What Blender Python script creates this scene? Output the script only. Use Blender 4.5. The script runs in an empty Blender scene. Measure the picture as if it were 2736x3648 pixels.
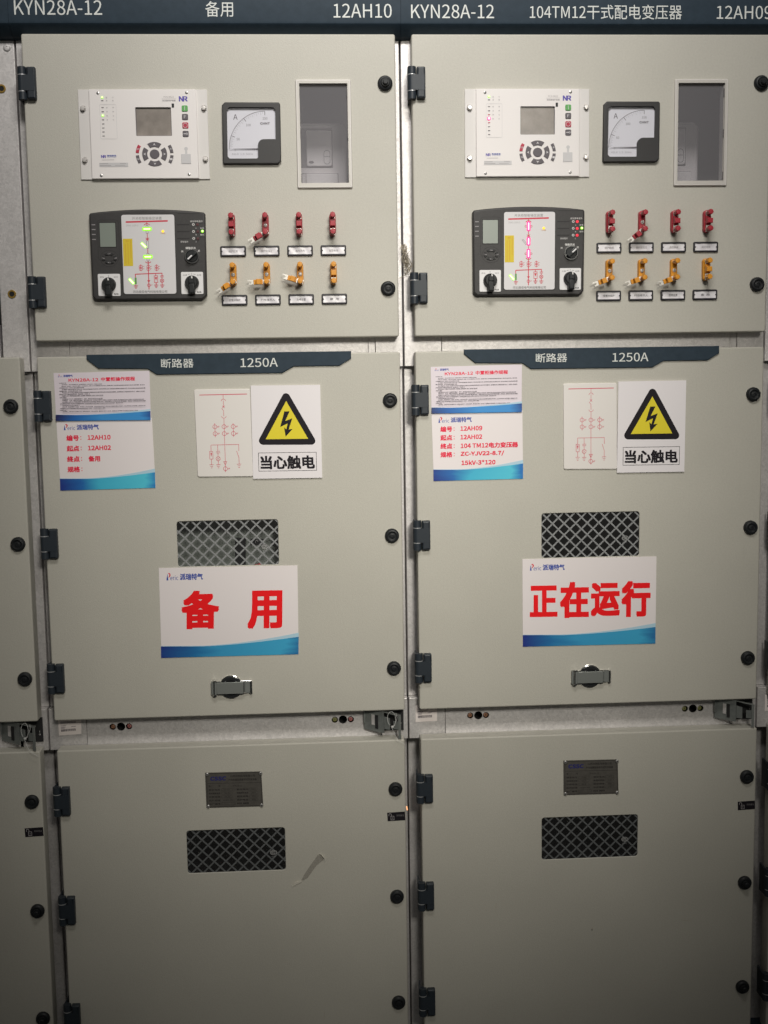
import bpy, math, random, os
from mathutils import Vector, Matrix
from mathutils.geometry import tessellate_polygon

rnd = random.Random(7)
scene = bpy.context.scene
COL = scene.collection
PI = math.pi

# ------------------------------------------------------------------ camera
cam_d = bpy.data.cameras.new('camera')
cam_d.sensor_fit = 'VERTICAL'
cam_d.sensor_height = 36.0
cam_d.lens = 36.0 * 4139.083 / 3648.0
cam_d.clip_start = 0.05
cam_d.clip_end = 60.0
cam = bpy.data.objects.new('camera', cam_d)
COL.objects.link(cam)
yaw, pitch, roll = 5.59092650e-02, -1.13623679e-01, -1.53886715e-02
cy, sy, cp, sp, cr, sr = math.cos(yaw), math.sin(yaw), math.cos(pitch), math.sin(pitch), math.cos(roll), math.sin(roll)
fw = Vector((sy * cp, cy * cp, sp))
rt = Vector((cy, -sy, 0))
up = rt.cross(fw)
rt2, up2 = cr * rt + sr * up, -sr * rt + cr * up
M = Matrix((rt2, up2, -fw)).transposed().to_4x4()
M.translation = Vector((0.8, -2.50515, 1.6))
cam.matrix_world = M
scene.camera = cam

# ------------------------------------------------------------------ light
world = bpy.data.worlds.new('World')
scene.world = world
world.use_nodes = True
bg = world.node_tree.nodes['Background']
bg.inputs[0].default_value = (1.0, 0.97, 0.89, 1)
bg.inputs[1].default_value = 0.068


def area_lamp(name, loc, target, sx, sy_, power, col, spread):
    d = bpy.data.lights.new(name, 'AREA')
    d.shape = 'RECTANGLE'
    d.size, d.size_y = sx, sy_
    d.energy = power
    d.color = col
    d.spread = math.radians(spread)  # beam narrowed to shape the falloff across the doors
    o = bpy.data.objects.new(name, d)
    o.location = loc
    o.rotation_euler = (Vector(target) - Vector(loc)).to_track_quat('-Z', 'Y').to_euler()
    COL.objects.link(o)
    return o


area_lamp('ceiling_lamp', (0.98, -1.88, 3.57), (0.959, 0.0, 2.513), 1.10, 0.45, 12.0, (1.0, 0.968, 0.915), 74.8)
area_lamp('fill_lamp', (1.42, -3.35, 2.72), (0.99, 0.0, 1.278), 0.55, 0.50, 3.6, (1.0, 0.957, 0.85), 35.0)  # added fill behind the camera, lifts the middle and lower doors

vs = scene.view_settings
vs.view_transform = 'Standard'
vs.look = 'None'
vs.exposure = 0.0
vs.gamma = 1.0
vs.use_curve_mapping = False
scene.cycles.max_bounces = 8
scene.cycles.transparent_max_bounces = 12

# ------------------------------------------------------------------ materials
MATS = {}


def mat(name, col, rough=0.5, metal=0.0, spec=0.5, emit=None, es=0.0):
    m = bpy.data.materials.new(name)
    m.use_nodes = True
    b = m.node_tree.nodes['Principled BSDF']
    b.inputs['Base Color'].default_value = (*col, 1)
    b.inputs['Roughness'].default_value = rough
    b.inputs['Metallic'].default_value = metal
    b.inputs['Specular IOR Level'].default_value = spec
    if emit:
        b.inputs['Emission Color'].default_value = (*emit, 1)
        b.inputs['Emission Strength'].default_value = es
    MATS[name] = m
    return m


def nd(m, t, **kw):
    n = m.node_tree.nodes.new(t)
    for k, v in kw.items():
        setattr(n, k, v)
    return n


def lk(m, a, b):
    m.node_tree.links.new(a, b)


def texturize(name, c0, c1, scale, bump=0.0, bscale=900.0, voro=0.0, rough=None, lo=0.35, hi=0.65, big=None):
    """colour that wanders between c0 and c1, a fine surface grain, optional zinc spangle"""
    m = MATS[name]
    b = m.node_tree.nodes['Principled BSDF']
    tc = nd(m, 'ShaderNodeNewGeometry')
    n = nd(m, 'ShaderNodeTexNoise')
    n.inputs['Scale'].default_value = scale
    n.inputs['Detail'].default_value = 6
    n.inputs['Roughness'].default_value = 0.65
    lk(m, tc.outputs['Position'], n.inputs['Vector'])
    r = nd(m, 'ShaderNodeValToRGB')
    r.color_ramp.elements[0].position = lo
    r.color_ramp.elements[1].position = hi
    r.color_ramp.elements[0].color = (*c0, 1)
    r.color_ramp.elements[1].color = (*c1, 1)
    lk(m, n.outputs['Fac'], r.inputs['Fac'])
    out = r.outputs['Color']
    if voro:
        v = nd(m, 'ShaderNodeTexVoronoi')
        v.inputs['Scale'].default_value = voro
        nv = nd(m, 'ShaderNodeTexNoise')
        nv.inputs['Scale'].default_value = voro * 0.8
        mixv = nd(m, 'ShaderNodeVectorMath', operation='ADD')
        sc = nd(m, 'ShaderNodeVectorMath', operation='SCALE')
        sc.inputs['Scale'].default_value = 0.012
        lk(m, tc.outputs['Position'], nv.inputs['Vector'])
        lk(m, nv.outputs['Color'], sc.inputs[0])
        lk(m, tc.outputs['Position'], mixv.inputs[0])
        lk(m, sc.outputs[0], mixv.inputs[1])
        lk(m, mixv.outputs[0], v.inputs['Vector'])
        hs = nd(m, 'ShaderNodeMapRange')
        hs.inputs['To Min'].default_value = 0.90
        hs.inputs['To Max'].default_value = 1.07
        sep = nd(m, 'ShaderNodeSeparateColor')
        lk(m, v.outputs['Color'], sep.inputs[0])
        lk(m, sep.outputs[0], hs.inputs['Value'])
        mul = nd(m, 'ShaderNodeVectorMath', operation='SCALE')
        lk(m, out, mul.inputs[0])
        lk(m, hs.outputs[0], mul.inputs['Scale'])
        out = mul.outputs[0]
        if rough is not None:
            rr = nd(m, 'ShaderNodeMapRange')
            rr.inputs['To Min'].default_value = rough - 0.05
            rr.inputs['To Max'].default_value = rough + 0.05
            lk(m, sep.outputs[1], rr.inputs['Value'])
            lk(m, rr.outputs[0], b.inputs['Roughness'])
    if big:
        n3 = nd(m, 'ShaderNodeTexNoise')
        n3.inputs['Scale'].default_value = big[0]
        n3.inputs['Detail'].default_value = 4
        lk(m, tc.outputs['Position'], n3.inputs['Vector'])
        mr = nd(m, 'ShaderNodeMapRange')
        mr.inputs['From Min'].default_value = 0.3
        mr.inputs['From Max'].default_value = 0.7
        mr.inputs['To Min'].default_value = 1 - big[1]
        mr.inputs['To Max'].default_value = 1 + big[1]
        lk(m, n3.outputs['Fac'], mr.inputs['Value'])
        mu = nd(m, 'ShaderNodeVectorMath', operation='SCALE')
        lk(m, out, mu.inputs[0])
        lk(m, mr.outputs[0], mu.inputs['Scale'])
        out = mu.outputs[0]
    lk(m, out, b.inputs['Base Color'])
    if bump:
        n2 = nd(m, 'ShaderNodeTexNoise')
        n2.inputs['Scale'].default_value = bscale
        n2.inputs['Detail'].default_value = 3
        lk(m, tc.outputs['Position'], n2.inputs['Vector'])
        bp = nd(m, 'ShaderNodeBump')
        bp.inputs['Strength'].default_value = bump
        bp.inputs['Distance'].default_value = 0.001
        lk(m, n2.outputs['Fac'], bp.inputs['Height'])
        lk(m, bp.outputs['Normal'], b.inputs['Normal'])


def clear(name, haze, haze_col, rough=0.08, gloss=0.06, tint=0.93):
    """see-through plastic: mostly transparent, a little dust haze, a little gloss"""
    m = bpy.data.materials.new(name)
    m.use_nodes = True
    nt = m.node_tree
    nt.nodes.remove(nt.nodes['Principled BSDF'])
    out = nt.nodes['Material Output']
    tr = nd(m, 'ShaderNodeBsdfTransparent')
    tr.inputs[0].default_value = (tint, tint, min(1.0, tint + 0.015), 1)
    df = nd(m, 'ShaderNodeBsdfDiffuse')
    df.inputs[0].default_value = (*haze_col, 1)
    gl = nd(m, 'ShaderNodeBsdfGlossy')
    gl.inputs['Roughness'].default_value = rough
    m1 = nd(m, 'ShaderNodeMixShader')
    m1.inputs[0].default_value = haze
    m2 = nd(m, 'ShaderNodeMixShader')
    m2.inputs[0].default_value = gloss
    lk(m, tr.outputs[0], m1.inputs[1])
    lk(m, df.outputs[0], m1.inputs[2])
    lk(m, m1.outputs[0], m2.inputs[1])
    lk(m, gl.outputs[0], m2.inputs[2])
    lk(m, m2.outputs[0], out.inputs['Surface'])
    MATS[name] = m


mat('door_paint', (0.5, 0.47, 0.415), 0.5, 0, 0.4)
texturize('door_paint', (0.474, 0.458, 0.408), (0.513, 0.496, 0.442), 240, bump=0.45, bscale=480, big=(4.0, 0.04))
mat('galvanised', (0.6, 0.59, 0.6), 0.46, 0.45)
texturize('galvanised', (0.60, 0.58, 0.575), (0.68, 0.655, 0.65), 200, bump=0.3, bscale=420, voro=210, rough=0.46, big=(9.0, 0.06))
mat('dark_zinc', (0.26, 0.28, 0.27), 0.42, 0.6)
texturize('dark_zinc', (0.22, 0.235, 0.23), (0.29, 0.31, 0.30), 60, bump=0.1)
mat('slate', (0.028, 0.041, 0.056), 0.55, 0, 0.25)
texturize('slate', (0.019, 0.034, 0.050), (0.024, 0.041, 0.060), 70, bump=0.15, bscale=800)
mat('hinge_slate', (0.021, 0.028, 0.037), 0.45, 0, 0.45)
mat('washer', (0.75, 0.76, 0.78), 0.35, 0.6)
mat('header_ink', (0.66, 0.68, 0.66), 0.6)
mat('black_plastic', (0.011, 0.0125, 0.0145), 0.48, 0, 0.35)
mat('black_rubber', (0.012, 0.012, 0.013), 0.6)
mat('black_ink', (0.012, 0.010, 0.014), 0.6, 0, 0.2)
mat('case_black', (0.026, 0.024, 0.025), 0.5)
texturize('case_black', (0.024, 0.022, 0.023), (0.030, 0.028, 0.028), 200, bump=0.3, bscale=1200)
mat('case_groove', (0.009, 0.008, 0.009), 0.6)
mat('white_plate', (0.77, 0.735, 0.725), 0.5)
mat('flange_white', (0.67, 0.645, 0.63), 0.5)
mat('grey_key', (0.10, 0.088, 0.10), 0.55)
mat('green_key', (0.10, 0.36, 0.09), 0.5)
mat('red_key', (0.42, 0.018, 0.05), 0.5)
mat('key_ink', (0.62, 0.60, 0.62), 0.6)
mat('lcd_brown', (0.24, 0.215, 0.19), 0.3, 0, 0.5)
texturize('lcd_brown', (0.215, 0.19, 0.17), (0.27, 0.24, 0.215), 38, big=(30.0, 0.16))  # blotches paint soft reflections into the screen colour
mat('lcd_bezel', (0.10, 0.09, 0.095), 0.4)
mat('grey_print', (0.36, 0.34, 0.35), 0.6)
mat('dark_print', (0.13, 0.12, 0.13), 0.6)
mat('purple_ink', (0.085, 0.06, 0.36), 0.5)
mat('sticker_grey', (0.55, 0.54, 0.55), 0.5)
mat('bolt_steel', (0.72, 0.69, 0.67), 0.32, 0.55)
mat('screw_steel', (0.48, 0.47, 0.46), 0.35, 0.8)
mat('chrome', (0.78, 0.78, 0.78), 0.13, 1.0)
mat('brushed', (0.26, 0.275, 0.265), 0.42, 0.5)
mat('meter_bezel', (0.022, 0.021, 0.022), 0.5)
mat('dial_white', (0.76, 0.755, 0.80), 0.5)
mat('dial_ink', (0.10, 0.085, 0.095), 0.6)
mat('dial_faint', (0.42, 0.41, 0.43), 0.6)
mat('mimic_white', (0.66, 0.645, 0.66), 0.5)
mat('mimic_red', (0.58, 0.028, 0.06), 0.5)
mat('mimic_grey', (0.22, 0.21, 0.215), 0.6)
mat('mimic_slot', (0.36, 0.34, 0.34), 0.5)
mat('lcd_green', (0.22, 0.25, 0.22), 0.35)
mat('yellow_sticker', (0.66, 0.50, 0.02), 0.55)
mat('orange_ink', (0.60, 0.30, 0.02), 0.6)
mat('white_paint', (0.74, 0.73, 0.74), 0.5)
mat('white_ink', (0.68, 0.67, 0.66), 0.6)
mat('red_link', (0.36, 0.012, 0.028), 0.42, 0, 0.5)
mat('yellow_link', (0.66, 0.27, 0.010), 0.42, 0, 0.5)
mat('bare_metal', (0.70, 0.68, 0.64), 0.35, 0.5)
mat('holder_black', (0.014, 0.012, 0.018), 0.45)
mat('label_paper', (0.68, 0.66, 0.69), 0.35)
texturize('label_paper', (0.70, 0.68, 0.72), (0.84, 0.82, 0.85), 45, lo=0.42, hi=0.55)
mat('paper_white', (0.79, 0.735, 0.745), 0.42)
mat('paper_pink', (0.72, 0.65, 0.71), 0.42)
mat('paper_ink', (0.07, 0.06, 0.08), 0.6)
mat('paper_ink_soft', (0.20, 0.175, 0.21), 0.6)
mat('title_red', (0.78, 0.012, 0.06), 0.5)
mat('sign_red', (0.86, 0.006, 0.010), 0.5, 0, 0.3)
mat('logo_red', (0.66, 0.02, 0.05), 0.5)
mat('logo_blue', (0.02, 0.06, 0.36), 0.5)
mat('warn_white', (0.77, 0.735, 0.76), 0.45)
mat('warn_yellow', (0.72, 0.60, 0.015), 0.5)
mat('diagram_white', (0.74, 0.705, 0.68), 0.4)
mat('diagram_ink', (0.60, 0.06, 0.11), 0.5)
mat('steel_plate', (0.09, 0.083, 0.075), 0.5, 0.2)
texturize('steel_plate', (0.082, 0.076, 0.068), (0.105, 0.097, 0.087), 90)
mat('plate_ink', (0.020, 0.017, 0.016), 0.6)
mat('plate_blue', (0.014, 0.016, 0.13), 0.6)
mat('barcode_paper', (0.82, 0.75, 0.73), 0.5)
mat('brass', (0.62, 0.40, 0.10), 0.3, 0.8)
mat('dark_hole', (0.008, 0.008, 0.008), 0.8)
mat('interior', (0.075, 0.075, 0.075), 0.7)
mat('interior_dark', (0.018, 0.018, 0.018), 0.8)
mat('mesh_zinc', (0.40, 0.41, 0.395), 0.55, 0.2, 0.3)  # lit copy of the mesh metal, for the middle doors
mat('mesh_shaded', (0.19, 0.20, 0.195), 0.6, 0.2, 0.2)  # same mesh darkened, shade put into the colour of the lower grilles
mat('decal_grey', (0.34, 0.34, 0.34), 0.6)
mat('plug_copper', (0.34, 0.17, 0.10), 0.35, 0.3)
mat('plug_pink', (0.36, 0.13, 0.12), 0.4)
mat('plug_green', (0.20, 0.20, 0.07), 0.4)
mat('tie_white', (0.58, 0.58, 0.57), 0.5)
mat('lint', (0.40, 0.35, 0.27), 0.9)
mat('breaker_grey', (0.31, 0.345, 0.30), 0.6)
mat('meter_body', (0.74, 0.70, 0.69), 0.6, 0, 0.2)
mat('meter_cover', (0.84, 0.80, 0.79), 0.6, 0, 0.2)
mat('meter_shade', (0.20, 0.185, 0.185), 0.6)
mat('window_plastic', (0.55, 0.525, 0.49), 0.35)
mat('floor_paint', (0.16, 0.17, 0.165), 0.5)
texturize('floor_paint', (0.14, 0.15, 0.145), (0.18, 0.19, 0.185), 4, bump=0.1)
clear('clear_pane', 0.015, (0.5, 0.5, 0.5), 0.1, 0.03)
clear('smoked_pane', 0.17, (0.50, 0.485, 0.51), 0.03, 0.015)
clear('tape_film', 0.20, (0.40, 0.37, 0.30), 0.3, 0.02, tint=0.975)
mat('tape_white', (0.85, 0.81, 0.72), 0.5)
# lamps that are lit
mat('led_green', (0.1, 0.3, 0.02), 0.5, emit=(0.36, 1.0, 0.02), es=0.95)
mat('led_green_core', (0.5, 0.6, 0.3), 0.5, emit=(0.88, 1.0, 0.50), es=1.5)
mat('led_pink', (0.3, 0.02, 0.1), 0.5, emit=(1.0, 0.035, 0.30), es=1.0)
mat('led_pink_core', (0.6, 0.4, 0.5), 0.5, emit=(1.0, 0.66, 0.82), es=1.35)
mat('led_red', (0.3, 0.01, 0.02), 0.5, emit=(1.0, 0.02, 0.05), es=0.9)
mat('led_yellow', (0.5, 0.3, 0.02), 0.5, emit=(1.0, 0.62, 0.03), es=1.1)
mat('led_orange', (0.5, 0.2, 0.05), 0.5, emit=(1.0, 0.50, 0.25), es=1.1)
mat('led_dim_green', (0.10, 0.22, 0.06), 0.5, emit=(0.1, 0.5, 0.06), es=0.15)
mat('led_off', (0.07, 0.015, 0.018), 0.5)


def wave_mat(name, stops):
    """printed sea-blue wave: colour runs along the printed strip, with streaks"""
    m = mat(name, (0.05, 0.3, 0.5), 0.42)
    b = m.node_tree.nodes['Principled BSDF']
    at = nd(m, 'ShaderNodeAttribute', attribute_name='print_u')
    n = nd(m, 'ShaderNodeTexNoise')
    n.inputs['Scale'].default_value = 26
    n.inputs['Detail'].default_value = 5
    mp = nd(m, 'ShaderNodeMapping')
    mp.inputs['Rotation'].default_value = (0, -0.5, 0)
    mp.inputs['Scale'].default_value = (0.35, 1, 2.2)
    g = nd(m, 'ShaderNodeNewGeometry')
    lk(m, g.outputs['Position'], mp.inputs['Vector'])
    lk(m, mp.outputs[0], n.inputs['Vector'])
    ad = nd(m, 'ShaderNodeMath', operation='MULTIPLY_ADD')
    ad.inputs[1].default_value = 0.30
    lk(m, n.outputs['Fac'], ad.inputs[0])
    lk(m, at.outputs['Fac'], ad.inputs[2])
    sb = nd(m, 'ShaderNodeMath', operation='SUBTRACT')
    sb.inputs[1].default_value = 0.15
    lk(m, ad.outputs[0], sb.inputs[0])
    r = nd(m, 'ShaderNodeValToRGB')
    els = r.color_ramp.elements
    els[0].position, els[0].color = stops[0][0], (*stops[0][1], 1)
    els[1].position, els[1].color = stops[-1][0], (*stops[-1][1], 1)
    for p, c in stops[1:-1]:
        e = els.new(p)
        e.color = (*c, 1)
    lk(m, sb.outputs[0], r.inputs['Fac'])
    lk(m, r.outputs[0], b.inputs['Base Color'])


mat('wave_crest', (0.42, 0.62, 0.74), 0.45)
wave_mat('wave_deep', [(0.0, (0.018, 0.02, 0.10)), (0.22, (0.012, 0.13, 0.45)), (0.5, (0.04, 0.27, 0.64)), (0.88, (0.04, 0.27, 0.64)), (1.0, (0.01, 0.06, 0.28))])
wave_mat('wave_cyan', [(0.0, (0.010, 0.035, 0.24)), (0.22, (0.012, 0.13, 0.42)), (0.42, (0.05, 0.44, 0.64)), (0.88, (0.08, 0.54, 0.70)), (1.0, (0.014, 0.17, 0.50))])
wave_mat('wave_sign', [(0.0, (0.012, 0.03, 0.22)), (0.22, (0.012, 0.15, 0.38)), (0.42, (0.035, 0.30, 0.55)), (0.88, (0.045, 0.36, 0.60)), (1.0, (0.02, 0.16, 0.38))])

# ------------------------------------------------------------------ text
try:
    CJK = bpy.data.fonts.load(os.path.join(bpy.utils.resource_path('LOCAL'), 'datafiles', 'fonts', 'Noto Sans CJK Regular.woff2'))
except Exception:
    CJK = None
GLY = {}


def glyphs(s):
    """triangles of a line of text, scaled to its ink box 0..1"""
    if s not in GLY:
        c = bpy.data.curves.new('lettering', 'FONT')
        c.body = s
        c.resolution_u = 3
        if CJK:
            c.font = CJK
        o = bpy.data.objects.new('lettering', c)
        me = bpy.data.meshes.new_from_object(o)
        vs_ = [(v.co.x, v.co.y) for v in me.vertices]
        fs = [tuple(p.vertices) for p in me.polygons]
        bpy.data.meshes.remove(me)
        bpy.data.objects.remove(o)
        bpy.data.curves.remove(c)
        xs, ys = [v[0] for v in vs_], [v[1] for v in vs_]
        x0, y0 = min(xs), min(ys)
        w, h = max(xs) - x0, max(max(ys) - y0, 1e-6)
        GLY[s] = ([((x - x0) / w, (y - y0) / h) for x, y in vs_], fs, w / h)
    return GLY[s]


# ------------------------------------------------------------------ mesh builder
def area2(L):
    return sum(L[i][0] * L[(i + 1) % len(L)][1] - L[(i + 1) % len(L)][0] * L[i][1] for i in range(len(L)))


def rrect(x0, z0, x1, z1, r=0.0, n=4):
    if x1 < x0: x0, x1 = x1, x0
    if z1 < z0: z0, z1 = z1, z0
    if r <= 0:
        return [(x0, z0), (x1, z0), (x1, z1), (x0, z1)]
    P = []
    for cx, cz, a in ((x1 - r, z0 + r, -PI / 2), (x1 - r, z1 - r, 0), (x0 + r, z1 - r, PI / 2), (x0 + r, z0 + r, PI)):
        for i in range(n + 1):
            t = a + PI / 2 * i / n
            P.append((cx + r * math.cos(t), cz + r * math.sin(t)))
    return P


def circ(cx, cz, r, n=24, rz=None):
    rz = rz or r
    return [(cx + r * math.cos(2 * PI * i / n), cz + rz * math.sin(2 * PI * i / n)) for i in range(n)]


def arc(cx, cz, r, a0, a1, n=12):
    return [(cx + r * math.cos(math.radians(a0 + (a1 - a0) * i / n)), cz + r * math.sin(math.radians(a0 + (a1 - a0) * i / n))) for i in range(n + 1)]


def inset(L, d):
    n = len(L)
    out = []
    for i in range(n):
        p, q, r = L[i - 1], L[i], L[(i + 1) % n]
        e1 = Vector((q[0] - p[0], q[1] - p[1])).normalized()
        e2 = Vector((r[0] - q[0], r[1] - q[1])).normalized()
        n1, n2 = Vector((-e1.y, e1.x)), Vector((-e2.y, e2.x))
        k = 1 + n1.dot(n2)
        m = (n1 + n2) / max(k, 0.3)
        out.append((q[0] + m.x * d, q[1] + m.y * d))
    return out


class Frame:
    """maps drawing units of a flat panel (x right, y down) onto its place on the wall"""

    def __init__(s, tl, tr, bl, w):
        s.tl, s.w = tl, w
        a, b = tr[0] - tl[0], bl[0] - tl[0]
        c, d = tr[1] - tl[1], bl[1] - tl[1]
        det = a * d - b * c
        s.i = (d / det, -b / det, -c / det, a / det)

    def __call__(s, x, y):
        dx, dy = x - s.tl[0], y - s.tl[1]
        u, v = s.i[0] * dx + s.i[1] * dy, s.i[2] * dx + s.i[3] * dy
        TL, TR, BR, BL = s.w
        f = lambda k: (1 - v) * ((1 - u) * TL[k] + u * TR[k]) + v * ((1 - u) * BL[k] + u * BR[k])
        return f(0), f(1)


class MB:
    def __init__(s, map_=None):
        s.v, s.f, s.m, s.mats, s.map, s.k, s.u = [], [], [], [], map_, 0, {}

    def mi(s, name):
        if name not in s.mats:
            s.mats.append(name)
        return s.mats.index(name)

    def M(s, L):
        return [s.map(*q) for q in L] if s.map else list(L)

    def add(s, x, z, p):
        s.v.append((x, -p, z))
        return len(s.v) - 1

    def face(s, idx, m):
        s.f.append(tuple(idx))
        s.m.append(s.mi(m))

    def front(s, outer, holes, p, m, flip=False):
        loops = [outer] + list(holes)
        flat = [q for l in loops for q in l]
        base = len(s.v)
        for q in flat:
            s.add(q[0], q[1], p)
        if not holes and len(outer) <= 4:
            tris = [tuple(range(len(outer)))]
        else:
            tris = tessellate_polygon([[Vector((q[0], q[1], 0)) for q in l] for l in loops])
        for t in tris:
            a = sum(flat[t[i]][0] * flat[t[(i + 1) % len(t)]][1] - flat[t[(i + 1) % len(t)]][0] * flat[t[i]][1] for i in range(len(t)))
            if abs(a) < 1e-13:
                continue
            t = list(t)
            if (a < 0) != flip:
                t.reverse()
            s.face([base + i for i in t], m)

    def flat(s, L, p, m, holes=()):
        s.k += 1
        s.front(s.M(L), [s.M(h) for h in holes], p + s.k * 4e-6, m)

    def prism(s, L, p0, p1, m, bev=0.0, seg=3, holes=(), back=False, fm=None, sheet=None):
        L = s.M(L)
        if area2(L) < 0: L.reverse()
        H = []
        for h in holes:
            h = s.M(h)
            if area2(h) > 0: h.reverse()
            H.append(h)
        rings = [(L, p0), (L, p1 - bev)]
        for i in range(1, seg + 1):
            if bev <= 0: break
            t = PI / 2 * i / seg
            rings.append((inset(L, bev * (1 - math.cos(t))), p1 - bev + bev * math.sin(t)))
        s.rings(rings, m)
        for h in H:
            s.rings([(h, p0), (h, p1)] if sheet is None else [(h, p1 - sheet), (h, p1 - 0.0008), (inset(h, 0.0010), p1)], m)
        s.front(rings[-1][0], H if sheet is None else [inset(h, 0.0010) for h in H], p1, fm or m)
        if sheet is not None:  # folded sheet: an open pan behind a thin front
            s.front(inset(L, 0.001), H, p1 - sheet, m, flip=True)
        elif back:
            s.front(L, H, p0, m, flip=True)

    def rings(s, rings, m):
        ids = [[s.add(q[0], q[1], p) for q in l] for l, p in rings]
        n = len(ids[0])
        for a, b in zip(ids, ids[1:]):
            for i in range(n):
                j = (i + 1) % n
                s.face((a[i], a[j], b[j], b[i]), m)

    def box(s, x0, x1, z0, z1, p0, p1, m, bev=0.0, seg=2):
        s.prism(rrect(x0, z0, x1, z1), p0, p1, m, bev, seg, back=True)

    def lathe(s, cx, cz, prof, m, n=24, ax=(0, 0)):
        if s.map: cx, cz = s.map(cx, cz)
        ids = []
        for r, p in prof:
            ox, oz = cx + ax[0] * p, cz + ax[1] * p
            if r <= 1e-9:
                ids.append([s.add(ox, oz, p)])
            else:
                ids.append([s.add(ox + r * math.cos(2 * PI * i / n), oz + r * math.sin(2 * PI * i / n), p) for i in range(n)])
        for a, b in zip(ids, ids[1:]):
            for i in range(n):
                j = (i + 1) % n
                if len(b) == 1:
                    s.face((a[i], a[j], b[0]), m)
                elif len(a) == 1:
                    s.face((a[0], b[j], b[i]), m)
                else:
                    s.face((a[i], a[j], b[j], b[i]), m)

    def vcyl(s, x, p, r, z0, z1, m, n=20):
        a = [s.add(x + r * math.cos(2 * PI * i / n), z0, p - r * math.sin(2 * PI * i / n)) for i in range(n)]
        b = [s.add(x + r * math.cos(2 * PI * i / n), z1, p - r * math.sin(2 * PI * i / n)) for i in range(n)]
        for i in range(n):
            j = (i + 1) % n
            s.face((a[i], a[j], b[j], b[i]), m)
        s.face(list(reversed(a)), m)
        s.face(b, m)

    def extrude_x(s, prof, x0, x1, m):
        """closed (p, z) profile pushed along x"""
        if area2(prof) < 0: prof = prof[::-1]
        a = [s.add(x0, z, p) for p, z in prof]
        b = [s.add(x1, z, p) for p, z in prof]
        n = len(prof)
        for i in range(n):
            j = (i + 1) % n
            s.face((a[i], b[i], b[j], a[j]), m)
        s.face(a, m)
        s.face(b[::-1], m)

    def stroke(s, pts, w, p, m, closed=False):
        P = s.M(pts)
        s.k += 1
        p += s.k * 4e-6
        n = len(P)
        A, B = [], []
        for i in range(n):
            q = P[i]
            a = P[i - 1] if (i > 0 or closed) else None
            b = P[(i + 1) % n] if (i < n - 1 or closed) else None
            e1 = Vector((q[0] - a[0], q[1] - a[1])).normalized() if a else None
            e2 = Vector((b[0] - q[0], b[1] - q[1])).normalized() if b else None
            e1, e2 = e1 or e2, e2 or e1
            n1, n2 = Vector((-e1.y, e1.x)), Vector((-e2.y, e2.x))
            mm = (n1 + n2) / max(1 + n1.dot(n2), 0.4) * (w / 2)
            A.append((q[0] + mm.x, q[1] + mm.y))
            B.append((q[0] - mm.x, q[1] - mm.y))
        ia = [s.add(q[0], q[1], p) for q in A]
        ib = [s.add(q[0], q[1], p) for q in B]
        for i in range(n if closed else n - 1):
            j = (i + 1) % n
            s.face((ib[i], ib[j], ia[j], ia[i]), m)

    def tube(s, pts, r, m, n=6):
        """pts are (x, z, p)"""
        V = [Vector((x, -p, z)) for x, z, p in pts]
        rings = []
        for i, q in enumerate(V):
            d = (V[min(i + 1, len(V) - 1)] - V[max(i - 1, 0)]).normalized()
            a = d.cross(Vector((0.13, 0.97, 0.2))).normalized()
            b = d.cross(a)
            ring = []
            for k in range(n):
                t = 2 * PI * k / n
                w = q + r * (math.cos(t) * a + math.sin(t) * b)
                s.v.append(tuple(w))
                ring.append(len(s.v) - 1)
            rings.append(ring)
        for a, b in zip(rings, rings[1:]):
            for k in range(n):
                j = (k + 1) % n
                s.face((a[k], a[j], b[j], b[k]), m)
        s.face(rings[0][::-1], m)
        s.face(rings[-1], m)

    def slab(s, pts, th, m):
        """flat polygon given as (x, z, p) corners, thickened"""
        V = [Vector((x, -p, z)) for x, z, p in pts]
        nrm = (V[1] - V[0]).cross(V[2] - V[0]).normalized()
        if nrm.y > 0: V.reverse(); nrm = -nrm
        a = len(s.v)
        n = len(V)
        for q in V: s.v.append(tuple(q + nrm * th / 2))
        for q in V: s.v.append(tuple(q - nrm * th / 2))
        s.face(range(a, a + n), m)
        s.face(reversed(range(a + n, a + 2 * n)), m)
        for i in range(n):
            j = (i + 1) % n
            s.face((a + n + i, a + n + j, a + j, a + i), m)

    def text(s, t, x0, y0, x1, y1, p, m, bold=0.0, shear=0.0):
        """fits the ink of t into a box: left, bottom, right, top in drawing units"""
        V, F, asp = glyphs(t)
        s.k += 1
        sh = [(0, 0)]
        if bold:
            sh += [(bold * i, bold * j) for i in (-1, 0, 1) for j in (-1, 0, 1) if (i or j) and (bold > 0.02 or i * j)]
        w, h = x1 - x0, y1 - y0
        ah = abs(h)
        for i, (sx, sz) in enumerate(sh):
            base = len(s.v)
            for a, b in V:
                x = x0 + a * w + (sx * ah if w > 0 else -sx * ah) + shear * b * ah
                y = y0 + b * h + sz * h
                if s.map: x, y = s.map(x, y)
                s.add(x, y, p + s.k * 4e-6 + i * 4e-6)
            if F:
                f0 = F[0]
                q = [s.v[base + k] for k in f0]
                ar = sum(q[k][0] * q[(k + 1) % len(q)][2] - q[(k + 1) % len(q)][0] * q[k][2] for k in range(len(q)))
                for f in F:
                    f = [base + k for k in f]
                    s.face(f[::-1] if ar < 0 else f, m)
        s.k += len(sh)

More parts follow.
